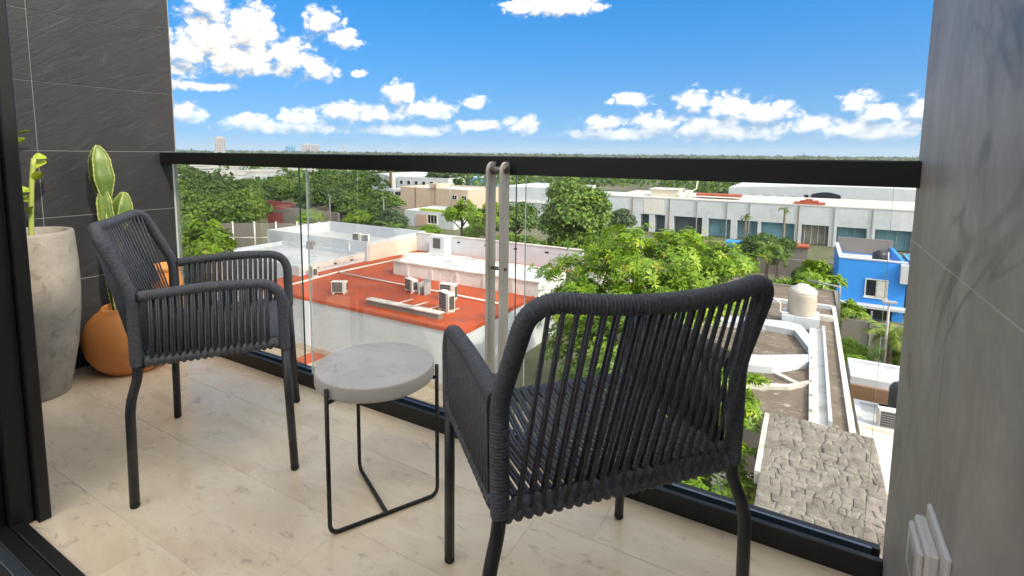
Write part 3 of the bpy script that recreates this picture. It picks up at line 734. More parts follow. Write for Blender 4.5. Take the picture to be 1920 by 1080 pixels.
def town():
    W_, WC, WD, WR_ = MT['white'], MT['white_clean'], MT['white_dirty'], MT['whiteroof']
    # --- long low orange-roofed building
    e = empty('orange_roof_building', (-20, 26, G), label='low white building with wide orange sealed flat roof', category='building')
    b = MB(); b.box(-29.0, -13.18, 18.57, 34.4, G, -7.12); b.v = [(x+20, y-26, z-G) for x, y, z in b.v]; b.build('wall', WC, e)
    sub(e, 'roof', MT['orange'], -29.06, -13.12, 18.51, 34.46, -7.12, -7.0)
    sub(e, 'base_band', MT['beige'], -29.05, -13.10, 18.53, 18.569, G+.01, G+.32)
    sub(e, 'wall_pilaster', WC, -24.1, -23.5, 18.50, 18.568, G+.33, -7.13)
    sub(e, 'roof_kerb', MT['orange'], -29.06, -13.12, 18.51, 18.66, -7.0, -6.93); sub(e, 'roof_kerb', MT['orange'], -13.27, -13.12, 18.661, 25.4, -7.0, -6.93)
    # rooftop boxes
    m_ = block('rooftop_box', -23.8, -12.9, 25.5, 29.3, -6.15, WD, WR_, 'long low white box with stained side rising from the orange roof', 'rooftop', .12, -7.02, .12)
    sub(m_, 'coping', MT['dirtyroof'], -23.88, -12.82, 25.42, 25.62, -6.15, -6.07)
    for k in range(5): sub(m_, 'wall_rib', WD, -22.6+k*2.0, -22.45+k*2.0, 25.44, 25.499, -6.98, -6.16)
    m_ = block('white_roof_house', -40.0, -28.2, 27.45, 34.2, -5.55, WC, WR_, 'white flat-roofed house with tall parapet beyond the orange roof', 'building', .95)
    sub(m_, 'sunlit_tint_wall', MT['cream'], -28.199, -28.13, 27.6, 34.1, -7.0, -5.8)  # sunlit look of this side put into the cream colour
    sub(m_, 'red_sign', MT['redwall'], -35.2, -33.6, 27.2, 27.44, -7.6, -7.0); sub(m_, 'vent_shaft', MT['greywall'], -34.6, -33.9, 27.15, 27.44, -6.95, -6.05)
    sub(m_, 'drain_pipe', MT['pvc'], -30.1, -30.0, 27.36, 27.449, -9.9, -5.7)
    ac_unit((-33.4, 31.4, -6.5), .2, 'small condenser on the tall-parapet white roof, left of a pair', s=.95); ac_unit((-32.3, 31.2, -6.5), 1.2, 'small condenser on the tall-parapet white roof, turned sideways beside its twin', s=.95)
    m_ = block('white_terrace', -38.0, -28.45, 21.7, 27.44, -6.35, W_, WR_, 'lower white terrace roof between the orange roof and the tall-parapet house', 'building', .28)
    sub(m_, 'parapet_stain_band', MT['dirtyroof'], -28.449, -28.40, 21.75, 27.4, -6.75, -6.36)
    for k in range(3): sub(m_, 'scupper', MT['dark'], -28.46, -28.39, 23+k*1.5, 23.25+k*1.5, -6.72, -6.62)
    m_ = empty('parapet_wall', (-22, 33.2, -7), label='white parapet wall along the back edge of the orange roof', category='wall')
    sub(m_, 'wall', WC, -28.1, -13.3, 33.0, 33.25, -7.0, -5.55); sub(m_, 'coping', MT['dirtyroof'], -28.12, -13.28, 32.96, 33.29, -5.55, -5.49)
    for k in range(4): sub(m_, 'scupper', MT['dark'], -24+k*2.6, -23.7+k*2.6, 32.985, 33.0, -6.0, -5.88)
    m_ = empty('roof_slab', (-24.5, 31.2, -7), label='patched white slab lying on the orange roof by the parapet wall', category='slab')
    b = MB(); b.prism([(-2.6, -1.2), (1.2, -.7), (3.4, .8), (2.0, 1.4), (-1.8, 1.2), (-3.2, .2)], 0, .09); b.build('slab', MT['dirtyroof'], m_)
    b = MB(); b.prism([(-5.5, -2.4), (-4.2, -2.6), (-3.1, .2), (-3.9, 1.0)], 0, .06); b.build('slab', MT['dirtyroof'], m_)
    m_ = empty('duct_box', (-25.2, 32.4, -7), label='white ventilation cabinet with grey louvre against the parapet wall', category='cabinet')
    sub(m_, 'body', WC, -26.0, -24.5, 32.0, 32.95, -7, -5.45); sub(m_, 'louvre', MT['acgrille'], -25.6, -24.9, 31.96, 31.999, -6.4, -5.6)
    m_ = empty('concrete_curb', (-17.65, 19.6, -7), label='long white topped concrete curb lying on the orange roof', category='curb')
    sub(m_, 'beam', MT['greywall'], -20.05, -15.25, 19.42, 19.78, -7.0, -6.74); sub(m_, 'cap', MT['dirtyroof'], -20.1, -15.2, 19.38, 19.82, -6.74, -6.68)
    for k in range(4): pipe('roof_pipe', [(-18.9+k*1.05, 19.85, -6.97), (-18.6+k*1.05, 21.4, -6.97)], .03, MT['pvc'], 'thin pale pipe on the orange roof reaching back from the white topped curb', 'pipe', 'thin pipes behind the curb')
    pipe('conduit', [(-26.86, 19.6, -6.95), (-27.15, 23.6, -6.95), (-26.5, 31.0, -6.95)], .055, MT['pvc'], 'pale conduit running back across the orange roof towards the parapet')
    pipe('conduit', [(-27.0, 23.62, -6.9), (-14.0, 23.05, -6.9)], .05, MT['pvc'], 'pale conduit crossing the orange roof from side to side behind the condensers')
    ac_unit((-23.0, 20.2, -7), .55, 'white condenser alone on the orange roof, its dark grille showing', s=1.0)
    ac_unit((-19.8, 22.7, -7), -.35, 'white condenser on the orange roof beside a grey bracket stand', s=1.08)
    ac_unit((-16.9, 22.4, -7), .15, 'white condenser behind another near the corner of the orange roof', s=1.12, h=.78)
    ac_unit((-15.75, 20.75, -7), -.4, 'white condenser nearest the roof corner, standing before its pair', s=1.18, h=.8)
    ac_unit((-27.5, 22.1, -7), -.5, 'white condenser beside the lower white terrace', s=1.0)
    m_ = empty('bracket_stand', (-18.9, 22.9, -7), label='grey steel bracket stand between condensers on the orange roof', category='stand')
    sub(m_, 'plate', MT['pole'], -19.05, -18.55, 22.88, 22.95, -6.9, -6.15); sub(m_, 'leg', MT['pole'], -18.62, -18.55, 22.4, 22.87, -7, -6.3); sub(m_, 'leg', MT['pole'], -19.05, -18.98, 22.4, 22.87, -7, -6.3)
    # --- bits behind the orange roof
    block('back_roof', -16.5, -10.5, 34.8, 39.5, -7.3, WD, MT['dirtyroof'], 'small stained white roof behind the orange one under the big dark tree', 'building', .25)
    block('back_roof', -30.0, -22.5, 36.0, 40.5, -7.2, MT['cream'], MT['dirtyroof'], 'cream house with patched roof behind the parapet wall', 'building', .2)
    m_ = block('villa', -54.0, -44.6, 60.5, 68, -7.6, WC, MT['whiteroof'], 'white villa with pink panel and hedge on its roof', 'building', .2)
    sub(m_, 'roof_hedge', MT['plantleaf'], -51.2, -46.6, 60.7, 61.6, -7.75, -7.25); sub(m_, 'pink_panel', MT['pink'], -51.5, -49.6, 60.35, 60.49, -9.9, -8.1)
    window(m_, -49.4, -47.6, 60.48, -9.4, -8.0, mull=2)
    m_ = block('beige_building', -71.5, -55.0, 79, 90, -5.6, MT['beige'], MT['dirtyroof'], 'plain beige two storey block beyond the trees', 'building', .3)
    sub(m_, 'stair_block', MT['beige'], -63.9, -62.2, 78.8, 83, -5.59, -4.7); sub(m_, 'downpipe', MT['brownwall'], -67.6, -67.45, 78.9, 78.999, -9.9, -5.7); sub(m_, 'downpipe', MT['brownwall'], -62.6, -62.45, 78.7, 78.799, -9.9, -5.0)
    for k in range(2): window(m_, -58.6+k*2.2, -57.4+k*2.2, 78.98, -7.6, -6.7, sill=False)
    sub(m_, 'side_wing', MT['white'], -76.5, -71.51, 80, 88, G, -6.3); window(m_, -76.2, -74.2, 79.98, -7.6, -6.7); window(m_, -73.9, -71.9, 79.98, -7.6, -6.7); window(m_, -76.0, -72.0, 79.98, -9.8, -8.6)
    m_ = empty('gabled_hall', (-105, 110, G), label='large white gabled hall with brown corner post beyond the trees', category='building')
    b = MB(); b.v = [(x+105, y-110, z-G) for x, y, z in [(-115, 105, G), (-98.5, 105, G), (-98.5, 125, G), (-115, 125, G), (-115, 105, -6.6), (-98.5, 105, -5.2), (-98.5, 125, -5.2), (-115, 125, -6.6), (-103, 105, -4.4), (-103, 125, -4.4)]]
    for q in ((0, 1, 5, 8, 4), (2, 3, 7, 9, 6), (1, 2, 6, 5), (3, 0, 4, 7), (4, 8, 9, 7), (8, 5, 6, 9)): b.face(*q)
    b.build('wall', WC, m_); sub(m_, 'corner_post', MT['brownwall'], -98.6, -97.9, 104.6, 105.0, G, -3.6); sub(m_, 'door', MT['dark'], -109, -105.5, 104.95, 105.0, -9.9, -7.6)
    m_ = block('white_office', -98.0, -80.5, 107, 116, -5.2, WC, WR_, 'white office with a row of dark windows behind the beige block', 'building', .3)
    for k in range(6): window(m_, -97+k*2.6, -95.8+k*2.6, 106.98, -7.3, -6.2, sill=False, mull=0)
    m_ = block('blue_warehouse', -107.6, -96.2, 150, 165, -7.0, MT['paleblue'], WR_, 'plain blue warehouse far behind the white office', 'building', .2)
    sub(m_, 'white_wing', WC, -112, -107.7, 149.5, 160, G, -7.2)
    m_ = block('white_store', -42, -31.0, 70, 82, -3.9, WC, WR_, 'white windowless store behind the paired steel bars', 'building', .4)
    sub(m_, 'ledge', MT['white_dirty'], -42.1, -30.9, 69.7, 69.999, -6.3, -6.05); sub(m_, 'door', MT['dark'], -38, -36.8, 69.93, 69.999, -9.95, -7.6)
    # red court, fence
    m_ = empty('court_wall', (-67.5, 49.5, G), label='red painted wall of a sports court among the trees', category='wall')
    sub(m_, 'wall', MT['redwall'], -71.5, -65.5, 49.3, 49.5, G, -6.3); sub(m_, 'band', MT['greywall'], -71.5, -65.5, 49.26, 49.299, -8.0, -7.6)
    m_ = empty('court_fence', (-52, 33, G), label='tall grey mesh fence with white posts beside the white house', category='fence')
    for k in range(6):
        x, y = -55.6+k*1.9, 31.6+k*1.25; b = MB(); b.tube([(x+52, y-33, 0), (x+52, y-33, 3.55)], .09, 8); b.build('post', MT['pvc'], m_)
        if k < 5:
            b = MB(); x2, y2 = x+1.9, y+1.25; b.v = [(x+52, y-33, .1), (x2+52, y2-33, .1), (x2+52, y2-33, 3.4), (x+52, y-33, 3.4), (x+52.02, y-32.97, .1), (x2+52.02, y2-32.97, .1), (x2+52.02, y2-32.97, 3.4), (x+52.02, y-32.97, 3.4)]
            for q in ((0, 1, 2, 3), (7, 6, 5, 4), (0, 3, 7, 4), (1, 5, 6, 2), (3, 2, 6, 7), (0, 4, 5, 1)): b.face(*q)
            b.build('panel', MT['greywall'], m_); b = MB(); b.tube([(x+52, y-33, 1.8), (x2+52, y2-33, 1.8)], .05, 6); b.build('rail', MT['pvc'], m_)
    m_ = block('boundary_house', -60, -47, 24, 30, -8.4, W_, MT['dirtyroof'], 'small white outbuilding below the bright green tree', 'building', .2)
    m_ = empty('boundary_wall', (-62, 46, G), label='grey block wall between the trees behind the white house', category='wall'); sub(m_, 'wall', MT['greywall'], -65.3, -54, 47.5, 47.8, G, -6.9)
    m_ = empty('blue_banner', (-78, 60, G), label='small blue hoarding on posts deep among the trees', category='hoarding'); sub(m_, 'board', MT['blue'], -79.6, -77.2, 60, 60.1, -6.9, -5.6); sub(m_, 'post', MT['pole'], -78.5, -78.3, 60.11, 60.25, G, -5.7)
    # --- long white building with garage bays
    m_ = empty('bay_building', (-8, 80, G), label='long white two storey building with a row of recessed garage bays', category='building')
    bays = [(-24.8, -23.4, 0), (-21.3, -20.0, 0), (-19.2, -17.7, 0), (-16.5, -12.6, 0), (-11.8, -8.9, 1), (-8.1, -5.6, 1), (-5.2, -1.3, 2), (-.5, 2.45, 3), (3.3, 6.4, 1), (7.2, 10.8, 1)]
    zt, y0 = -7.45, 75.0
    sub(m_, 'upper_wall', MT['white'], -26.4, 16.0, y0, 90, zt, -5.05); x = -26.4
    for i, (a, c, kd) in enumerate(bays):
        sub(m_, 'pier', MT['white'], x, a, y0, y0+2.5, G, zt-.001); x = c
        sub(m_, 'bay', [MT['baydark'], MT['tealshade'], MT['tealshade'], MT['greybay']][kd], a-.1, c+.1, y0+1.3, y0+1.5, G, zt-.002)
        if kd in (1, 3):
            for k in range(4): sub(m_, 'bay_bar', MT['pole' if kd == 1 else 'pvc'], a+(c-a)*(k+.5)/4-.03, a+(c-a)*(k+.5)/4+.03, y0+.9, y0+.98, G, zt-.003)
    sub(m_, 'pier', MT['white'], x, 16, y0, y0+2.5, G, zt-.001); sub(m_, 'left_wing', MT['white'], -33, -26.41, 76.5, 88, G, -5.3)
    sub(m_, 'roof', MT['dirtyroof'], -26.3, 15.9, y0+.1, 89.9, -5.05, -5.0); sub(m_, 'coping', MT['white_dirty'], -26.45, 16.05, y0-.06, y0+.2, -5.05, -4.9)
    for k, xx in enumerate((-22.6, -17.2, -13.4, -9.5, -6.7, -1.0, 2.9, 6.8)): sub(m_, 'downpipe', MT['brownwall' if k in (0, 1, 5) else 'pole'], xx, xx+.11, y0-.12, y0-.001, G, -5.05)
    sub(m_, 'wall_panel', MT['white_dirty'], -20.8, -18.0, y0-.05, y0-.002, zt+.1, -5.2)
    def roofbit(nm, lab, cat, mt, *q):
        o = MB(); o.box(*q); c = ((q[0]+q[1])/2, (q[2]+q[3])/2, q[4]); o.v = [(a-c[0], b_-c[1], z-c[2]) for a, b_, z in o.v]; r_ = o.build(nm, mt); r_.location = c; return tag(r_, lab, cat)
    m_ = empty('rooftop_shed', (-18, 80, -5), label='low beige rooftop shed and pipes on the long bay building', category='shed'); sub(m_, 'shed', MT['cream'], -20.8, -16.8, 78.5, 82, -5, -4.0); sub(m_, 'cap', MT['dirtyroof'], -21, -16.6, 78.3, 82.2, -4.0, -3.88); sub(m_, 'tank_box', MT['pvc'], -15.8, -14.8, 78, 79.2, -5, -3.9)
    b = MB(); b.tube([(2.6, -2, .1), (3.1, -2, .9), (3.9, -2, 1.4), (4.0, -2, 2.6)], .1, 8); b.build('duct', MT['pvc'], m_)
    m_ = empty('red_awning', (-11, 79, -5), label='flat orange red awning on the roof of the long bay building', category='awning'); sub(m_, 'sheet', MT['tilered'], -14.2, -8.2, 78.3, 81, -4.62, -4.35)
    for xx in (-14, -8.4): sub(m_, 'post', MT['pole'], xx-.05, xx+.05, 78.4, 78.5, -5, -4.621)
    m_ = empty('red_gable_roof', (.1, 77, -5), label='small stepped red tile gable on the roof of the long bay building', category='roof')
    sub(m_, 'eave', MT['tilered'], -1.6, 1.9, 75.6, 78, -4.899, -4.72); sub(m_, 'ridge', MT['tilered'], -.9, 1.2, 75.9, 77.7, -4.72, -4.5); sub(m_, 'finial', MT['tilered'], -.3, .5, 76.3, 77.3, -4.5, -4.3)
    m_ = empty('vaulted_hall', (0, 104, G), label='wide white hall with an arched dark opening behind the bay building', category='building')
    b = MB(); n = 16; prof = [(-12.5, 0.)]
    for k in range(n+1):
        u = k/n; prof.append((-12.5+u*42, 5.6+.75*math.sin(math.pi*u)))
    prof.append((29.5, 0.)); N_ = len(prof); b.v = [(x, -4, z) for x, z in prof]+[(x, 20, z) for x, z in prof]
    b.face(*range(N_)); b.face(*[2*N_-1-i for i in range(N_)])
    for i in range(N_): b.face(i, (i+1) % N_, N_+(i+1) % N_, N_+i)
    b.build('shell', WC, m_)
    b = MB(); pr = [(.4, 3.5)]+[(.4+4.2*k/8, 4.9+.45*math.sin(math.pi*k/8)) for k in range(9)]+[(4.6, 3.5)]; N_ = len(pr)
    b.v = [(x, -4.15, z) for x, z in pr]+[(x, -3.99, z) for x, z in pr]; b.face(*range(N_)); b.face(*[2*N_-1-i for i in range(N_)])
    for i in range(N_): b.face(i, (i+1) % N_, N_+(i+1) % N_, N_+i)
    b.build('arched_opening', MT['dark'], m_)
    for k in range(4): sub(m_, 'window', MT['dark'], -9+k*2.1, -7.9+k*2.1, 99.93, 100.01, -6.2, -5.6)
    sub(m_, 'side_door', MT['dark'], -.6, .0, 99.92, 100.01, -6.4, -5.2)
    # --- blue house
    m_ = block('blue_house', 2.15, 6.0, 42.5, 49.8, -5.95, MT['blue'], MT['dirtyroof'], 'bright blue house with white framed window and roof tank', 'building', .75)
    sub(m_, 'coping', MT['white'], 2.12, 6.03, 42.46, 42.72, -5.95, -5.86); sub(m_, 'coping', MT['white'], 2.12, 2.38, 42.721, 49.8, -5.95, -5.86); sub(m_, 'back_parapet', MT['greywall'], 2.3, 6.0, 49.6, 49.79, -6.6, -5.4)
    w = window(m_, 3.75, 5.05, 42.49, -8.45, -7.2, mull=1); subp(w, m_, 'shutter', MT['pvc'], 4.42, 4.95, 42.36, 42.44, -8.36, -7.3)
    sub(m_, 'balcony_box', MT['white'], 5.62, 6.9, 42.0, 42.49, -7.25, -6.0); sub(m_, 'ledge', MT['white'], 2.1, 6.1, 41.7, 42.49, -9.12, -8.95)
    sub(m_, 'ground_floor_shade', MT['dark'], 3.2, 5.4, 42.44, 42.499, -9.95, -9.2)
    o = empty('roof_tank', (4.75, 45.4, -6.7), label='black water tank on the roof of the blue house', category='tank')
    b = MB(); b.lathe([(.44, 0), (.45, .05), (.45, .8), (.4, .92), (.2, 1.0), (.18, 1.06), (0.01, 1.07)], 20); b.build('body', MT['tankblack'], o); b = MB(); b.tube([(.5, 0, 0), (.5, 0, 1.0)], .05, 6); b.build('pipe', MT['pvc'], o)
    o = empty('satellite_dish', (3.6, 45, -6.7), label='white satellite dish on the roof of the blue house', category='dish')
    b = MB(); b.tube([(0, 0, 0), (0, 0, .35)], .03, 6); b.build('mast', MT['pole'], o); b = MB(); b.lathe([(.02, .02), (.18, .06), (.28, .14)], 16, capb=True, capt=False); q = b.build('dish', MT['pvc'], o); q.rotation_euler = (R(70), 0, .4); q.location = (0, 0, .4)
    m_ = block('pool_deck', 6.95, 10.5, 44, 52, -6.7, MT['paleblue'], MT['dirtyroof'], 'pale blue roof terrace with slide beside the blue house', 'building', .4)
    b = MB(); b.tube([(-1.2, -1.5, 3.5), (-.6, -1.3, 4.1), (.4, -1.6, 3.6), (1.4, -2, 3.5)], .22, 8); b.build('slide', MT['pvc'], m_)
    m_ = empty('blue_awning', (-6.0, 58, G), label='bright blue awning over a pale kiosk before the bay building', category='kiosk'); sub(m_, 'awning', MT['blue'], -7.2, -4.6, 57, 58.6, -8.2, -7.7); sub(m_, 'kiosk', MT['white'], -6.9, -4.9, 57.2, 58.5, G, -8.21)
    m_ = empty('red_canopy', (-1.5, 63, G), label='flat red canopy in front of the shuttered bay', category='canopy'); sub(m_, 'sheet', MT['tilered'], -3.4, .4, 62, 64, -8.5, -8.3); sub(m_, 'wall', MT['greywall'], -3.3, .3, 62.2, 63.9, G, -8.5)
    m_ = empty('street_wall', (-4, 66, G), label='low pink grey wall along the street before the bay building', category='wall'); sub(m_, 'wall', MT['pink'], -16, -4, 66, 66.25, G, -9.2); sub(m_, 'wall', MT['greywall'], -3.9, 9, 54, 54.25, G, -8.4)
    # --- brown gravel roofs, lower right
    m_ = empty('gravel_roof_house', (0, 24, G), label='house with brown gravel roof and white gutter walkway', category='building')
    sub(m_, 'wall', MT['greywall'], -6.0, 1.45, 17.3, 32.2, G, -7.1); sub(m_, 'roof', MT['gravel'], -6.0, 1.45, 17.3, 32.2, -7.1, -7.0)
    sub(m_, 'edge_coping', MT['dirtyroof'], 1.45, 1.62, 17.2, 32.2, -7.3, -6.9)
    sub(m_, 'walkway', MT['white_dirty'], .42, .92, 17.3, 27.3, -6.999, -6.88); sub(m_, 'gutter_wall', MT['white'], .92, 1.02, 17.3, 27.3, -6.999, -6.7)
    for k in range(7): sub(m_, 'gutter_block', MT['pvc'], .5, .62, 18+k*1.25, 18.22+k*1.25, -6.88, -6.8)
    sub(m_, 'back_kerb', MT['white'], -3.2, 1.44, 31.6, 31.9, -6.999, -6.8); sub(m_, 'mid_kerb', MT['dirtyroof'], .2, 1.44, 29.2, 29.6, -6.999, -6.75)
    for nm_, mt_, z_, poly in (('roof_beam', 'white', -6.72, BEAM1), ('roof_beam', 'white', -6.74, BEAM2), ('roof_batten', 'dirtyroof', -6.9, BEAM3), ('roof_batten', 'dirtyroof', -6.88, BEAM4)):
        b = MB(); b.prism([(x, y-24) for x, y in poly], 3.001, z_-G); b.build(nm_, MT[mt_], m_)
    sub(m_, 'tank_plinth', MT['white'], -.75, .80, 27.3, 28.8, -6.999, -6.45)
    o = empty('water_tank', (.05, 28.05, -6.45), label='beige plastic water tank on a white plinth above the gravel roof', category='tank')
    b = MB(); b.lathe([(.60, 0), (.63, .06), (.60, .3), (.63, .36), (.60, .62), (.63, .68), (.60, .95), (.62, 1.05)], 28); b.build('body', MT['tank'], o)
    b = MB(); b.lathe([(.62, 1.045), (.63, 1.1), (.5, 1.26), (.28, 1.36), (.24, 1.42), (.02, 1.43)], 28); b.build('lid', MT['tanklid'], o)
    b = MB(); b.tube(fillet([(-.5, -.45, .05), (-.9, -.5, .05), (-.9, -.5, .5), (-1.6, -.4, .9)], .1), .04, 6); b.build('pipe', MT['pvc'], o)
    block('far_gravel_roof', -5.5, 1.9, 32.8, 37.0, -7.1, MT['greywall'], MT['gravel'], 'second brown gravel roof behind the beige water tank', 'building', .1)
    o = empty('pipe_frame', (1.75, 33.2, -7.1), label='grey pipe frame standing at the edge of the far gravel roof', category='frame'); b = MB(); b.tube(fillet([(0, -1.2, 0), (0, -1.2, 1.3), (-1.5, -1.0, 1.45)], .05), .05, 8); b.build('tube', MT['pole'], o)
    # --- stone slab roof, nearest
    m_ = empty('stone_roof_house', (.6, 13.3, G), label='house with rough grey stone slab roof close below the balcony', category='building')
    sub(m_, 'wall', MT['cream'], -.50, 1.78, 10.2, 15.75, G, -6.42); rf = sub(m_, 'roof', MT['mortar'], -.55, 1.84, 10.1, 15.8, -6.42, -6.30)
    r_ = random.Random(11); ny = 22; amp = [(r_.uniform(0, 6), r_.uniform(1.2, 2.4), r_.uniform(0, 6)) for _ in range(ny+1)]
    def course(j, x):
        p, q, t_ = amp[j]; e_ = 0 if j in (0, ny) else .05*math.sin(q*x+p)+.028*math.sin(5.3*x+t_)
        return 10.08+5.76*j/ny+e_-.05*(x-.6)
    for j in range(ny):
        x, sl_ = -.6, 0.0
        while x < 1.86:
            x1 = x+r_.uniform(.13, .46)
            if x1 > 1.74: x1 = 1.87
            s1 = 0 if x1 == 1.87 else r_.uniform(-.07, .07); P = []
            for u in (0, .25, .5, .75, 1): xx = x+(x1-x)*u; P.append((xx, course(j, xx)+(r_.uniform(-.012, .012) if 0 < u < 1 else 0)))
            for u in (1, .75, .5, .25, 0): xx = x+sl_+(x1+s1-x-sl_)*u; P.append((xx, course(j+1, xx)+(r_.uniform(-.012, .012) if 0 < u < 1 else 0)))
            cx_, cy_ = sum(p[0] for p in P)/10, sum(p[1] for p in P)/10; zt_ = -6.21+r_.uniform(-.012, .016); tx_, ty_ = r_.uniform(-.05, .05), r_.uniform(0., .10); b = MB(); n = 10; b.smooth = True
            for sc_, zz in ((.997, -.12), (.99, -.010), (.95, 0.), (.55, .006)):
                b.v += [((px-cx_)*sc_+cx_-.6, (py-cy_)*sc_+cy_-13.3, zt_+zz-G+(px-cx_)*tx_+(py-cy_)*ty_+r_.uniform(-.01, .01)) for px, py in P]
            for m__ in range(3):
                for k in range(n): k2 = (k+1) % n; b.face(m__*n+k, m__*n+k2, (m__+1)*n+k2, (m__+1)*n+k)
            b.face(*[3*n+k for k in range(n)]); b.build('stone', MT['stone'], rf)
            x, sl_ = x1, s1
            if x1 == 1.87: break
    sub(m_, 'edge_board', MT['dirtyroof'], -.70, -.581, 12.6, 15.75, -6.5, -6.18)
    # white sheds left of it
    m_ = block('white_shed', -1.6, -.75, 12.3, 13.6, -7.4, MT['white'], MT['dirtyroof'], 'small white shed roof against the stone slab roof', 'shed', .1); block('white_shed', -1.9, -.8, 10.4, 11.4, -8.2, MT['white'], MT['whiteroof'], 'lowest white shed roof beside the stone slab roof', 'shed', .1)
    block('grey_yard_roof', -6.5, -1.0, 9.2, 16.6, -8.6, MT['white_dirty'], MT['dirtyroof'], 'pale grey yard roof under the lime tree', 'building', .1)
    # white roofs to the right
    m_ = block('white_right_house', 1.95, 5.2, 24.6, 26.9, -7.85, MT['white'], WR_, 'white roof with brown wall below it, behind the black tank', 'building', .12); sub(m_, 'brown_wall', MT['brownwall'], 1.96, 5.2, 24.45, 24.598, G, -8.15)
    m_ = block('white_mid_house', 2.0, 4.0, 21.2, 23.4, -8.3, MT['white'], WR_, 'white roof carrying a condenser beside the gravel roof', 'building', .1); ac_unit((3.0, 21.5, -8.4), .1, 'condenser on the small white roof right of the gravel roof', s=1.0)
    m_ = block('white_low_house', 1.95, 5.0, 16.4, 20.6, -8.0, MT['cream'], WR_, 'cream house with white roof beside the stone slab roof', 'building', .12)
    w = window(m_, 2.15, 2.75, 16.39, -9.6, -8.75, MT['wood'], 0)
    for k in range(3): sub(m_, 'step_ledge', MT['dirtyroof'], 1.95, 3.4, 15.4+k*.33, 15.7+k*.33, G, -9.75+k*.1)
    o = empty('black_tank', (3.55, 22.9, -8.3), label='black cylindrical water tank on a brown brick base', category='tank'); b = MB(); b.box(-.75, .95, -.7, .6, -1.6, -.0); b.build('base', MT['brownwall'], o)
    b = MB(); b.lathe([(.5, 0), (.53, .05), (.53, .9), (.45, 1.05), (.2, 1.15), (.02, 1.16)], 24); b.build('body', MT['tankblack'], o)
    m_ = empty('garden_wall', (4, 33.5, G), label='grey garden wall between the palm and the blue house', category='wall'); sub(m_, 'wall', MT['greywall'], 2.2, 9, 36.2, 36.45, G, -8.6); sub(m_, 'post', MT['pole'], 3.6, 3.68, 36.1, 36.199, G, -7.9)
    for i, (x, y, h, lab) in enumerate(((-55.5, 47.5, 5.2, 'tall street lamp among the trees behind the white house'), (-45.3, 47.0, 5.6, 'thin lamp post beside the palm behind the white house'), (3.62, 29.6, 4.2, 'garden lamp post beside the palm'), (-57.6, 77.2, 7.0, 'pole before the beige block'))):
        o = empty('lamp_post', (x, y, G), label=lab, category='lamp post'); b = MB(); b.tube([(0, 0, 0), (0, 0, h)], [.08, .05], 8); b.build('pole', MT['pole'], o); b = MB(); b.bbox(-.3, .3, -.1, .1, h, h+.12, .02); b.build('lamp_head', MT['pole'], o)
    # --- far towers
    def tower(nm, az, d, w, z1, mt, lab, nw=6, nf=8):
        x, y = d*math.sin(R(az)), d*math.cos(R(az)); e = empty(nm, (x, y, G), -R(az), lab, 'tower')
        b = MB(); b.box(-w/2, w/2, -w/2, w/2, 0, z1-G); b.build('wall', mt, e); b = MB(); b.box(-w*.3, w*.3, -w*.3, w*.3, z1-G, z1-G+w*.12); b.build('roof_hut', mt, e)
        for i in range(nf):
            for j in range(nw):
                xx = -w/2+w*(j+.25)/nw; zz = 12+(z1-G-14)*(i+.2)/nf; b = MB(); b.box(xx, xx+w*.5/nw, -w/2-.15, -w/2+.1, zz, zz+(z1-G-14)/nf*.55); b.build('window', MT['dark'], e)
        return e
    tower('apartment_tower', -59.3, 1500, 24, 36, MT['tower_grey'], 'lone slim tower block on the far skyline'); tower('apartment_tower', -53.1, 1800, 30, 20, MT['paleblue'], 'pale low tower beside the wide twin block on the skyline')
    tower('apartment_tower', -51.6, 1800, 26, 27, MT['tower_grey'], 'wide pale tower of the twin block on the skyline'); tower('apartment_tower', -50.75, 1805, 24, 26, MT['tower_grey'], 'grey tower joined to the wide pale one on the skyline')
    for az, d, h in ((-47.9, 1500, 30), (-37.1, 1500, 20)):
        o = empty('radio_mast', (d*math.sin(R(az)), d*math.cos(R(az)), G), label='thin radio mast on the skyline beyond the twin towers' if az < -40 else 'short radio mast on the skyline near the steel bars', category='mast'); b = MB(); b.tube([(0, 0, 0), (0, 0, h+2)], [1.6, .5], 6); b.build('mast', MT['pole'], o); b = MB(); b.box(-2.2, 2.2, -2.2, 2.2, h-6, h-3); b.build('platform', MT['pole'], o)
    # --- far houses
    r_ = random.Random(3); protos = []
    for k in range(4):
        w, d, h = r_.uniform(9, 15), r_.uniform(8, 12), r_.uniform(3.5, 7.5); e = empty('far_house', (0, 0, 0))
        b = MB(); b.box(-w/2, w/2, -d/2, d/2, 0, h); b.build('wall', [MT['white'], MT['cream'], MT['white_clean'], MT['white']][k], e); b = MB(); b.box(-w/2-.2, w/2+.2, -d/2-.2, d/2+.2, h, h+.4); b.build('roof', [MT['dirtyroof'], MT['dirtyroof'], MT['whiteroof'], MT['greywall']][k], e)
        for j in range(3):
            b = MB(); x = -w/2+w*(j+.3)/3; b.box(x, x+1.4, -d/2-.05, -d/2+.02, h*.45, h*.45+1.3); b.build('window', MT['dark'], e)
        protos.append(e)
    cnt = 0
    for i in range(110):
        az = r_.uniform(-64, 10) if i % 2 else r_.uniform(-63, -50); d = 150*math.exp(r_.uniform(0, 1.9)); x, y = d*math.sin(R(az)), d*math.cos(R(az))
        if -130 < x < -75 and 95 < y < 170: continue
        p = protos[i % 4]; e = p if cnt < 4 and not p.get('label') else copy_tree(p)
        e.location = (x, y, G); e.rotation_euler = (0, 0, r_.uniform(-.5, .5)-R(az)*.6); tag(e, ['small white house with weathered flat roof among the distant treetops', 'small cream house with weathered flat roof among the distant treetops', 'small clean white house with white roof among the distant treetops', 'small white house with dark grey roof among the distant treetops'][i % 4], 'house', 'houses among the far trees'); cnt += 1
town()
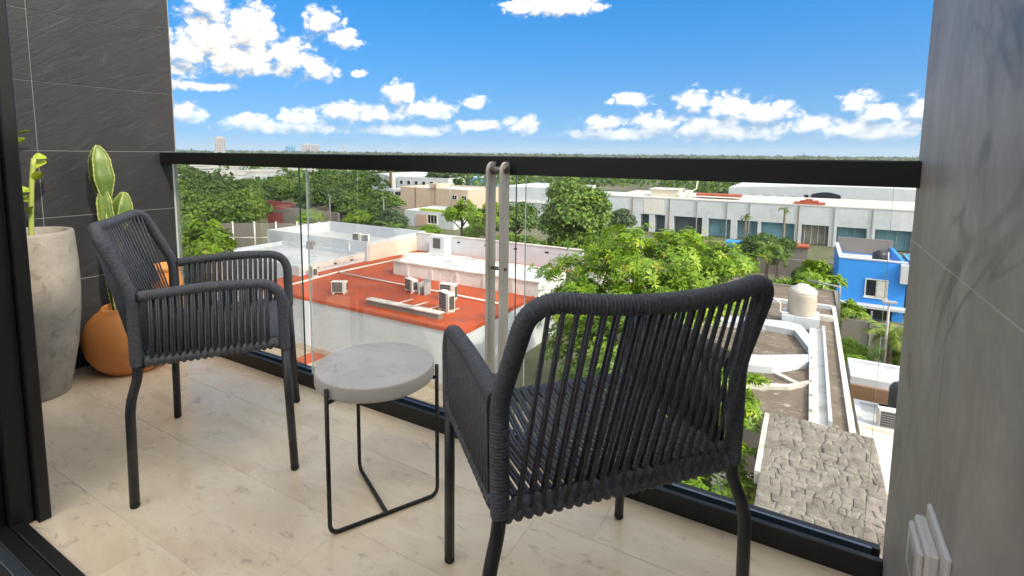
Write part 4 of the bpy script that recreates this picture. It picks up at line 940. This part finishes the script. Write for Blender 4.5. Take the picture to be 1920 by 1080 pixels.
# ------------------------------------------------------------------ vegetation
NR = np.random.default_rng(4)
def mesh_np(name, V, F, tint, mat, tri=False):
    k = 3 if tri else 4
    me = bpy.data.meshes.new(name); me.vertices.add(len(V)); me.vertices.foreach_set('co', V.astype(np.float32).ravel())
    me.loops.add(F.size); me.loops.foreach_set('vertex_index', F.astype(np.int32).ravel())
    me.polygons.add(len(F)); me.polygons.foreach_set('loop_start', np.arange(0, F.size, k, dtype=np.int32)); me.polygons.foreach_set('loop_total', np.full(len(F), k, np.int32))
    at = me.attributes.new('tint', 'FLOAT', 'POINT'); at.data.foreach_set('value', tint.astype(np.float32))
    me.materials.append(mat); me.update(calc_edges=True); return me
def unit(v): return v/np.maximum(1e-9, np.linalg.norm(v, axis=1, keepdims=True))
def leaves(C, N_, size, asp, tint, name, mat, rng_=NR, fold=.18):
    """ one folded pointed leaf per centre C with approximate normal N_ """
    n = len(C); t = unit(np.cross(N_, rng_.normal(size=(n, 3)))); s = np.cross(N_, t); L = (size*rng_.uniform(.7, 1.3, n))[:, None]
    a = C-t*L*.5; b = C+s*L*asp*.5-N_*L*fold*.3; c = C+t*L*.5-N_*L*fold; d = C-s*L*asp*.5-N_*L*fold*.3
    V = np.stack([a, b, c, d], 1).reshape(-1, 3); F = np.arange(4*n).reshape(n, 4)
    return mesh_np(name, V, F, np.repeat(tint, 4), mat)
def crown(name, blobs, nclump, per, size, mat, seed, cl=.42, asp=.55, drop=0.0):
    r_ = np.random.default_rng(seed); B = np.array(blobs, float); vol = (B[:, 3]*B[:, 4]*B[:, 5])**(2/3); vol /= vol.sum()
    pick = r_.choice(len(B), nclump, p=vol); d = unit(r_.normal(size=(nclump, 3))); d[:, 2] = np.abs(d[:, 2])*.75+d[:, 2]*.25; d = unit(d)
    rad = r_.uniform(.62, 1.0, nclump)[:, None]; cc = B[pick, :3]+d*B[pick, 3:]*rad
    rr = cl*B[pick, 3:].mean(1)*r_.uniform(.6, 1.15, nclump)
    m_ = nclump*per; idx = np.repeat(np.arange(nclump), per); dd = unit(r_.normal(size=(m_, 3))); q = r_.uniform(.15, 1, m_)**.5
    off = dd*(rr[idx]*q)[:, None]; off[:, 2] *= .62; P = cc[idx]+off; P[:, 2] -= drop*np.linalg.norm(off[:, :2], axis=1)
    N_ = unit(dd*.6+d[idx]*.5+np.array([0, 0, .55])+r_.normal(size=(m_, 3))*.45)
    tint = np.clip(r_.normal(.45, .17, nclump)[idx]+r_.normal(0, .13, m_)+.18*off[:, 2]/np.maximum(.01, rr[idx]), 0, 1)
    return leaves(P, N_, size, asp, tint, name, mat, r_)
def rosettes(name, blobs, n, per, L, wd, mat, seed, ncl=None):
    """ whorls of long pointed leaves, as on the broad tropical tree """
    r_ = np.random.default_rng(seed); B = np.array(blobs, float); vol = (B[:, 3]*B[:, 4]*B[:, 5])**(2/3); vol /= vol.sum()
    pick = r_.choice(len(B), n, p=vol); d = unit(r_.normal(size=(n, 3))); d[:, 2] = np.abs(d[:, 2])*.8+d[:, 2]*.2; d = unit(d)
    c = B[pick, :3]+d*B[pick, 3:]*r_.uniform(.55, 1.02, n)[:, None]; ax = unit(d*.7+np.array([0, 0, .8])+r_.normal(size=(n, 3))*.25)
    if ncl:   # whorls gathered at branch tips, with gaps between the tips
        k_ = r_.integers(0, ncl, n); o_ = r_.normal(size=(n, 3))*np.array([.34, .34, .16])*np.array(B[pick[k_], 3:].mean(1)/2.0)[:, None]; c = c[k_]+o_; ax = unit(ax[k_]+o_*.8+r_.normal(size=(n, 3))*.15)
    u = unit(np.cross(ax, r_.normal(size=(n, 3)))); w = np.cross(ax, u); Vs, T = [], []
    tn = np.clip(r_.normal(.5, .2, n), 0, 1)
    for k in range(per):
        a = 2*np.pi*k/per+r_.uniform(-.3, .3, n); rise = r_.uniform(-.15, .55, n)[:, None]; l = (L*r_.uniform(.7, 1.2, n))[:, None]
        o = unit(u*np.cos(a)[:, None]+w*np.sin(a)[:, None]+ax*rise); s = unit(np.cross(ax, o)); hw = l*wd
        p0 = c+o*l*.08; p1 = c+o*l*.6+ax*l*.04; p2 = c+o*l-ax*l*.22
        Vs.append(np.stack([p0, p1-s*hw, p2, p1+s*hw], 1)); T.append(np.clip(tn+r_.normal(0, .12, n), 0, 1))
    V = np.concatenate(Vs, 0).reshape(-1, 3); t = np.repeat(np.concatenate(T), 4)
    return mesh_np(name, V, np.arange(len(V)).reshape(-1, 4), t, mat)
def trunk_mb(h, r, seed, spread, nb=6, top=.95):
    r_ = random.Random(seed); b = MB(); k = [Vector((0, 0, 0)), Vector((r_.uniform(-.1, .1), r_.uniform(-.1, .1), h*.5)), Vector((r_.uniform(-.2, .2), r_.uniform(-.2, .2), h*top))]
    b.tube(resample(k, h/6), [r*(1-.6*i/6) for i in range(7)][:len(resample(k, h/6))]+[r*.4]*max(0, len(resample(k, h/6))-7), 8)
    for i in range(nb):
        a = 2*math.pi*i/nb+r_.uniform(-.4, .4); z0 = h*r_.uniform(.4, .7); L_ = spread*r_.uniform(.6, 1)
        p = [Vector((0, 0, z0)), Vector((math.cos(a)*L_*.45, math.sin(a)*L_*.45, z0+h*.16)), Vector((math.cos(a)*L_, math.sin(a)*L_, z0+h*.34))]
        q = resample(fillet(p, .3*L_), L_/5); b.tube(q, [r*.42*(1-.75*j/len(q)) for j in range(len(q))], 6)
    return b
def tree(name, loc, crown_me, trunk, label, scale=1.0, rz=0.0, group=None, bark=None):
    e = empty(name, loc, rz, label, 'tree', group); e.scale = (scale,)*3 if not isinstance(scale, tuple) else scale
    o = bpy.data.objects.new('crown', crown_me); link(o, e)
    if isinstance(trunk, MB): trunk = trunk.mesh('trunk', bark or MT['bark'])
    o = bpy.data.objects.new('trunk', trunk); link(o, e); return e
def palm_mesh(nf, L, seed, mat, droop=1.0):
    r_ = np.random.default_rng(seed); V, T = [], []
    for f in range(nf):
        a = 2*np.pi*f/nf*2.4+r_.uniform(-.3, .3); el = r_.uniform(-.1, 1.25); l = L*r_.uniform(.8, 1.15); hd = np.array([np.cos(a), np.sin(a), 0]); sd = np.array([-np.sin(a), np.cos(a), 0]); tt = r_.uniform(.2, .8); n = 22
        pts = [np.array([0, 0, 0.])]; ang = el
        for i in range(n): pts.append(pts[-1]+(hd*np.cos(ang)+np.array([0, 0, 1])*np.sin(ang))*l/n); ang -= droop*1.75/n*(0.5+i/n)
        for i in range(2, n+1):
            ll = l*.34*np.sin(np.pi*min(.97, .18+.8*i/n))**.7; fd = pts[i]-pts[i-1]; fd /= np.linalg.norm(fd)
            for s in (-1, 1):
                tip = pts[i]+(sd*s*.75+fd*.55)*ll+np.array([0, 0, -.38*ll*r_.uniform(.5, 1.3)]); w = fd*l*.022
                V.append([pts[i]-w, pts[i]+w, tip+w*.15, tip-w*.15]); T += [np.clip(tt+r_.normal(0, .1), 0, 1)]*4
        for i in range(1, n+1):
            w = sd*l*.009; V.append([pts[i-1]-w, pts[i-1]+w, pts[i]+w, pts[i]-w]); T += [.9]*4
    V = np.array(V).reshape(-1, 3); return mesh_np('fronds', V, np.arange(len(V)).reshape(-1, 4), np.array(T), mat)
def palm(loc, h, L, seed, label, lean=(0.3, 0), mat='leaf_palm', nf=16, droop=1.0):
    e = empty('palm_tree', loc, 0, label, 'palm'); b = MB(); p = [Vector((0, 0, 0)), Vector((lean[0]*.3, lean[1]*.3, h*.5)), Vector((lean[0], lean[1], h))]
    q = resample(fillet(p, h*.3), h/8); b.tube(q, [.17*(1-.35*i/len(q)) for i in range(len(q))], 8); b.build('trunk', MT['palmbark'], e)
    o = bpy.data.objects.new('crown', palm_mesh(nf, L, seed, MT[mat], droop)); link(o, e); o.location = (lean[0], lean[1], h-.05); return e
def vegetation():
    # broad lime tree in front of everything
    bl = [(0, 0, 5.9, 2.9, 2.6, 1.5), (-2.6, -.2, 5.2, 2.0, 2.0, 1.2), (2.3, -.3, 5.0, 2.0, 2.0, 1.4), (-.8, 1.8, 6.4, 1.9, 1.6, 1.1), (1.2, -1.6, 4.6, 2.2, 1.8, 1.3), (-1.6, -1.9, 4.2, 2.0, 1.6, 1.1), (2.8, .9, 6.0, 1.5, 1.5, .9), (0, 0, 4.2, 2.4, 2.2, 1.4)]
    me = rosettes('crown', bl, 2700, 8, .29, .16, MT['leaf_lime'], 21, 150)
    tree('broad_tree', (-5.7, 21.2, G+.55), me, trunk_mb(5.6, .26, 2, 3.2, 9), 'broad lime green tree with whorled leaves beyond the glass')
    bl = [(0, 0, 4.0, 1.5, 1.5, 1.2), (1.0, .3, 3.4, 1.0, 1.0, .9), (-1.2, .2, 3.3, 1.2, 1.2, .9), (.4, -.9, 2.9, 1.1, 1.0, .9), (.9, .9, 4.6, .8, .8, .7)]
    me = rosettes('crown', bl, 1000, 8, .25, .16, MT['leaf_lime'], 22, 60)
    tree('broad_tree', (-2.6, 15.4, G), me, trunk_mb(3.8, .16, 5, 1.4, 7), 'smaller lime tree between the gravel roof and the balcony')
    me = rosettes('crown', bl, 640, 8, .32, .17, MT['leaf_lime'], 23, 50)
    tree('broad_tree', (-1.75, 13.2, G), me, trunk_mb(3.6, .14, 6, 1.2, 6), 'low lime tree pressing against the stone slab roof', .72)
    me = rosettes('crown', [(0, 0, 5.0, 2.6, 2.4, 1.5), (-1.8, .4, 4.2, 1.6, 1.6, 1.2), (1.8, -.4, 4.2, 1.7, 1.7, 1.2), (0, -1.2, 3.4, 2.0, 1.6, 1.2)], 800, 8, .34, .17, MT['leaf_mid'], 24, 70)
    tree('broad_tree', (-5.4, 16.8, G), me, trunk_mb(4.4, .2, 7, 2.4, 7), 'darker broad tree growing below the lime tree', .85)
    # big dark tree
    bl = [(0, 0, 5.6, 2.5, 2.4, 2.3), (-.6, 0, 7.2, 1.7, 1.6, 1.6), (1.1, .2, 6.6, 1.5, 1.5, 1.4), (-1.5, 0, 4.6, 1.6, 1.6, 1.6), (1.2, -.4, 4.2, 1.6, 1.5, 1.5), (0, -.6, 3.4, 2.1, 1.8, 1.3)]
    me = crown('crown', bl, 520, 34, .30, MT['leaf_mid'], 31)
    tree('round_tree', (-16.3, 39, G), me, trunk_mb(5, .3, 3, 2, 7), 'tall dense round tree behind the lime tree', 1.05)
    # prototypes for the rest
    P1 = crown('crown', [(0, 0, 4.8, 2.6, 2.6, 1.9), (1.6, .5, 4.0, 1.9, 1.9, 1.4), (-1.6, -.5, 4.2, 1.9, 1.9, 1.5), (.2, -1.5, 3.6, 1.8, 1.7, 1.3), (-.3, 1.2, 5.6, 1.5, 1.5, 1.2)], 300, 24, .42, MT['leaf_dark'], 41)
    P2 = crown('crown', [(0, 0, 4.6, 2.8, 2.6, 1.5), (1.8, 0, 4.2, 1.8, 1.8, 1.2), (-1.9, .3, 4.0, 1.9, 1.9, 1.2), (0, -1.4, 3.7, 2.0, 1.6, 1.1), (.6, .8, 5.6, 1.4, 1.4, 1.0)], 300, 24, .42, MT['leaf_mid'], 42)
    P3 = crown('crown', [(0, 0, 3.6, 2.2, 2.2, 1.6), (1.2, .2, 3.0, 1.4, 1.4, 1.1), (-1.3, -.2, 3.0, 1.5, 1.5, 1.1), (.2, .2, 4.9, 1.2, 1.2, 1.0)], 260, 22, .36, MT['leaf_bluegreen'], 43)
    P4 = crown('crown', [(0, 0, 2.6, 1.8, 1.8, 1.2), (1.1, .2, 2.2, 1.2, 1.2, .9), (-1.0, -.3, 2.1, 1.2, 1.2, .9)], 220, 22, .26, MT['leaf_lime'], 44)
    P5 = rosettes('crown', [(0, 0, 4.2, 1.9, 1.9, 1.1), (1.2, .4, 3.6, 1.3, 1.3, .8), (-1.2, -.3, 3.6, 1.3, 1.3, .8), (.1, .2, 5.2, 1.0, 1.0, .7)], 330, 8, .62, .17, MT['leaf_lime'], 45, 34)
    T1 = trunk_mb(4.6, .22, 9, 2, 6).mesh('trunk', MT['bark']); T2 = trunk_mb(2.6, .13, 10, 1.2, 5).mesh('trunk', MT['bark'])
    pr = dict(d=(P1, T1), m=(P2, T1), b=(P3, T1), l=(P4, T2), w=(P5, T1))
    names = dict(d='dense_tree', m='spreading_tree', b='blue_green_tree', l='lime_shrub', w='whorled_tree')
    L_ = [('w', -39.5, 21.6, 1.05, 'bright whorled tree beside the white terrace'), ('l', -42.5, 20.5, .9, 'lime shrub at the foot of the bright whorled tree'), ('m', -46, 24.5, .8, 'spreading tree left of the court fence'),
          ('m', -59, 36.5, 1.1, 'spreading tree behind the court fence'), ('m', -62.5, 33.5, 1.15, 'spreading tree beside the slate wall edge, middle row'), 
          ('d', -74, 41.5, 1.2, 'big dense tree under the pale far houses'), ('d', -82, 43.5, 1.36, 'tallest dense tree next to the slate wall edge'), ('m', -70, 43.5, 1.05, 'spreading tree above the court fence'), ('d', -78, 52, 1.2, 'dense tree behind the blue hoarding'), ('m', -86, 61, 1.2, 'spreading tree deep behind the red court wall'), ('m', -80, 57, 1.15, 'yellowish spreading tree over the blue hoarding'),
          ('d', -70.5, 57.5, 1.2, 'dense tree behind the grey block wall'), ('m', -63.5, 56.5, 1.1, 'spreading tree over the tall street lamp'), ('d', -66, 61, 1.12, 'dense tree in the back row by the gabled hall'), ('m', -57, 53.5, .9, 'spreading tree over the white house parapet'), ('d', -52.5, 51.5, .8, 'dense tree right of the tall street lamp'), ('m', -59, 60.5, .95, 'spreading tree before the gabled hall'), ('d', -47.5, 49.5, .66, 'dense tree beside the villa'), ('b', -43.5, 46.5, .75, 'blue green tree by the banana plants'),
          ('w', -36.0, 50.5, 1, 'whorled tree before the beige block'), ('l', -33, 49, .8, 'lime shrub under the whorled tree'), ('l', -38.5, 47.5, .7, 'rounded lime shrub before the villa'), ('d', -30.0, 53, .95, 'dense tree behind the paired steel bars'), ('l', -27.0, 46, .8, 'lime shrub left of the tall round tree'), ('m', -24.8, 45.5, .65, 'spreading tree left of the tall round tree'), ('w', -30, 47, 1.0, 'whorled tree left of the steel bars'), ('l', -34.4, 44.5, .55, 'small lime shrub behind the cream house'),
          ('b', -86.5, 112, 1.6, 'domed blue green tree behind the white office'), ('b', -91, 116, 1.3, 'second domed tree behind the white office'),
          ('d', -3.7, 56.5, .68, 'round dense tree before the teal bay'), ('d', -2.4, 57.5, .6, 'second round tree before the teal bay'), ('m', 1.1, 50.8, .5, 'spreading tree at the left of the blue house'), ('d', .6, 48.5, .5, 'dense tree touching the blue house'), ('l', -2.6, 37.8, .72, 'lime shrub left of the far gravel roof'), ('l', -.9, 38.2, .8, 'lime shrub behind the far gravel roof'), ('w', .8, 38.6, .72, 'whorled tree before the blue house'), ('m', 1.9, 39.5, .42, 'feathery tree against the blue wall'), ('w', 2.5, 36.9, .42, 'low whorled tree at the corner of the far gravel roof'),
          ('l', 2.5, 29.3, .42, 'lime shrub beside the gravel roof coping'), ('l', 3.1, 28.4, .36, 'low lime shrub above the white roof with the brown wall'), ('l', 2.3, 31.2, .45, 'lime shrub behind the coping of the gravel roof'), ('m', 5.0, 31.8, .42, 'dark shrub tree behind the palm by the porcelain wall'), ('l', 5.5, 66, .36, 'lime hedge shrub before the last bay'), ('l', 8, 66.5, .34, 'second lime hedge shrub before the last bay'), ('l', 4, 66.2, .3, 'third lime hedge shrub before the last bay'),
          ('m', -9, 60, .42, 'spreading tree before the dark bays'), ('m', -14, 63, .45, 'spreading tree hiding the wide dark bay'), ('l', -11, 57, .85, 'lime tree rising behind the broad lime tree'), ('b', -20, 62, .8, 'blue green tree right of the tall round tree'), ('l', -4.5, 48, .55, 'lime shrub by the blue awning'), ('d', -12.5, 30, .7, 'dark shrub tree behind the broad lime tree')]
    L_ += [('m', -66, 38.5, 1.0, 'spreading tree in the middle of the left wood'), ('d', -69.5, 36.5, 1.05, 'dense tree below the tallest tree'), ('m', -76, 37.5, 1.2, 'spreading tree beneath the tallest dense tree'), ('d', -90, 50, 1.25, 'dense tree right of the tallest tree'), ('d', -84, 70, 1.25, 'dense tree far behind the red court wall'), ('m', -73, 64, 1.2, 'spreading tree behind the grey block wall, back row'), ('d', -75, 47, 1.1, 'dense tree before the blue hoarding'), ('l', -52, 29, .8, 'lime shrub over the small white outbuilding'), ('m', -53, 26.8, .9, 'spreading tree by the small white outbuilding'), ('d', -61, 51, 1.1, 'dense tree before the grey block wall'), ('l', -57.5, 46, .9, 'lime shrub before the grey block wall'), ('l', -50.5, 48, 1.0, 'lime shrub below the thin lamp post')]
    r_ = random.Random(8)
    for k, x, y, s, lab in L_:
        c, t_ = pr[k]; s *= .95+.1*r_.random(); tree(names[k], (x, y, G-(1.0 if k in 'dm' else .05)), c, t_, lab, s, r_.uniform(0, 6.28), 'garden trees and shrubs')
    palm((-2.9, 52, G), 2.7, 1.7, 51, 'drooping palm before the teal bay', (.1, 0), 'leaf_mid', 18, 1.3); palm((-2.0, 50.8, G), 2.1, 1.5, 55, 'shorter palm beside the drooping one', (.1, 0), 'leaf_mid', 16, 1.3)
    palm((3.9, 30.4, G), 2.4, 1.7, 52, 'yellow green palm beside the porcelain wall', (-.1, 0)); palm((4.7, 29.6, G), 2.0, 1.5, 53, 'shorter palm next to the yellow green one', (.1, 0))
    palm((-41.3, 44, G), 2.6, 2.0, 54, 'banana like palm with pale stems behind the parapet wall', (0, 0), 'leaf_mid', 12, .8); palm((-2.3, 69, G), 4.9, .9, 56, 'slim palm standing against the bay building', (0, 0), 'leaf_mid', 12, 1.2); palm((-6.6, 70, G), 3.6, 1.0, 57, 'slim palm before the dark bay', (0, 0), 'leaf_mid', 12, 1.2)
    # far canopy: masses nobody could count
    r2_ = np.random.default_rng(77)
    def canopy(name, n, d0, d1, per, size, mat, hmin, hmax, az0=-72, az1=24, pw=1.0):
        az = np.radians(r2_.uniform(az0, az1, n)); d = d0*(d1/d0)**(r2_.uniform(0, 1, n)**pw); cx, cy = d*np.sin(az), d*np.cos(az)
        keep = ~((np.degrees(az) > -62) & (np.degrees(az) < -52) & (d < 420) & (r2_.uniform(0, 1, n) < .72)) & ~((cx > -120) & (cx < -78) & (cy > 95) & (cy < 168)) & ~((cx > -45) & (cx < 32) & (cy < 128)) & ~((cx > -80) & (cx < -52) & (cy < 95)); cx, cy = cx[keep], cy[keep]; n = len(cx)
        rr = r2_.uniform(2.6, 5.5, n)*(d[keep]/200)**.25; h = r2_.uniform(hmin, hmax, n); idx = np.repeat(np.arange(n), per); dd = unit(r2_.normal(size=(n*per, 3))); dd[:, 2] = np.abs(dd[:, 2])
        P = np.stack([cx[idx], cy[idx], G+h[idx]*.45+0*idx], 1)+dd*np.stack([rr[idx], rr[idx], h[idx]*.55], 1)*r2_.uniform(.7, 1, n*per)[:, None]
        t_ = np.clip(r2_.normal(.42, .2, n)[idx]+r2_.normal(0, .15, n*per), 0, 1)
        me = leaves(P, unit(dd+r2_.normal(size=dd.shape)*.5), size, .7, t_, name, MT[mat], r2_); o = bpy.data.objects.new(name, me); col.objects.link(o); tag(o, kind='stuff'); return o
    tag(canopy('town_treetops', 900, 125, 420, 46, 1.5, 'leaf_dark', 4.5, 7.5), 'green treetops spread between the distant houses', 'treetops')
    tag(canopy('wood', 2600, 420, 1500, 26, 4.2, 'leaf_bluegreen', 6, 10.5), 'far wood stretching to the skyline', 'wood')
    tag(canopy('forest', 3400, 1500, 4000, 20, 13, 'leaf_bluegreen', 8, 15), 'hazy forest along the horizon', 'forest')
vegetation()

# ------------------------------------------------------------------ the air
def haze():
    b = MB(); b.box(-4300, 4300, -4300, 4300, -11, 52); t = NT('humid_air'); t.n.remove(t.b)
    v = t.n.new('ShaderNodeVolumePrincipled'); v.inputs['Color'].default_value = (.86, .93, 1, 1); v.inputs['Density'].default_value = .00018; v.inputs['Anisotropy'].default_value = .2
    t.l.new(v.outputs[0], t.out.inputs['Volume']); o = b.build('haze', t.m); tag(o, kind='stuff')
haze()
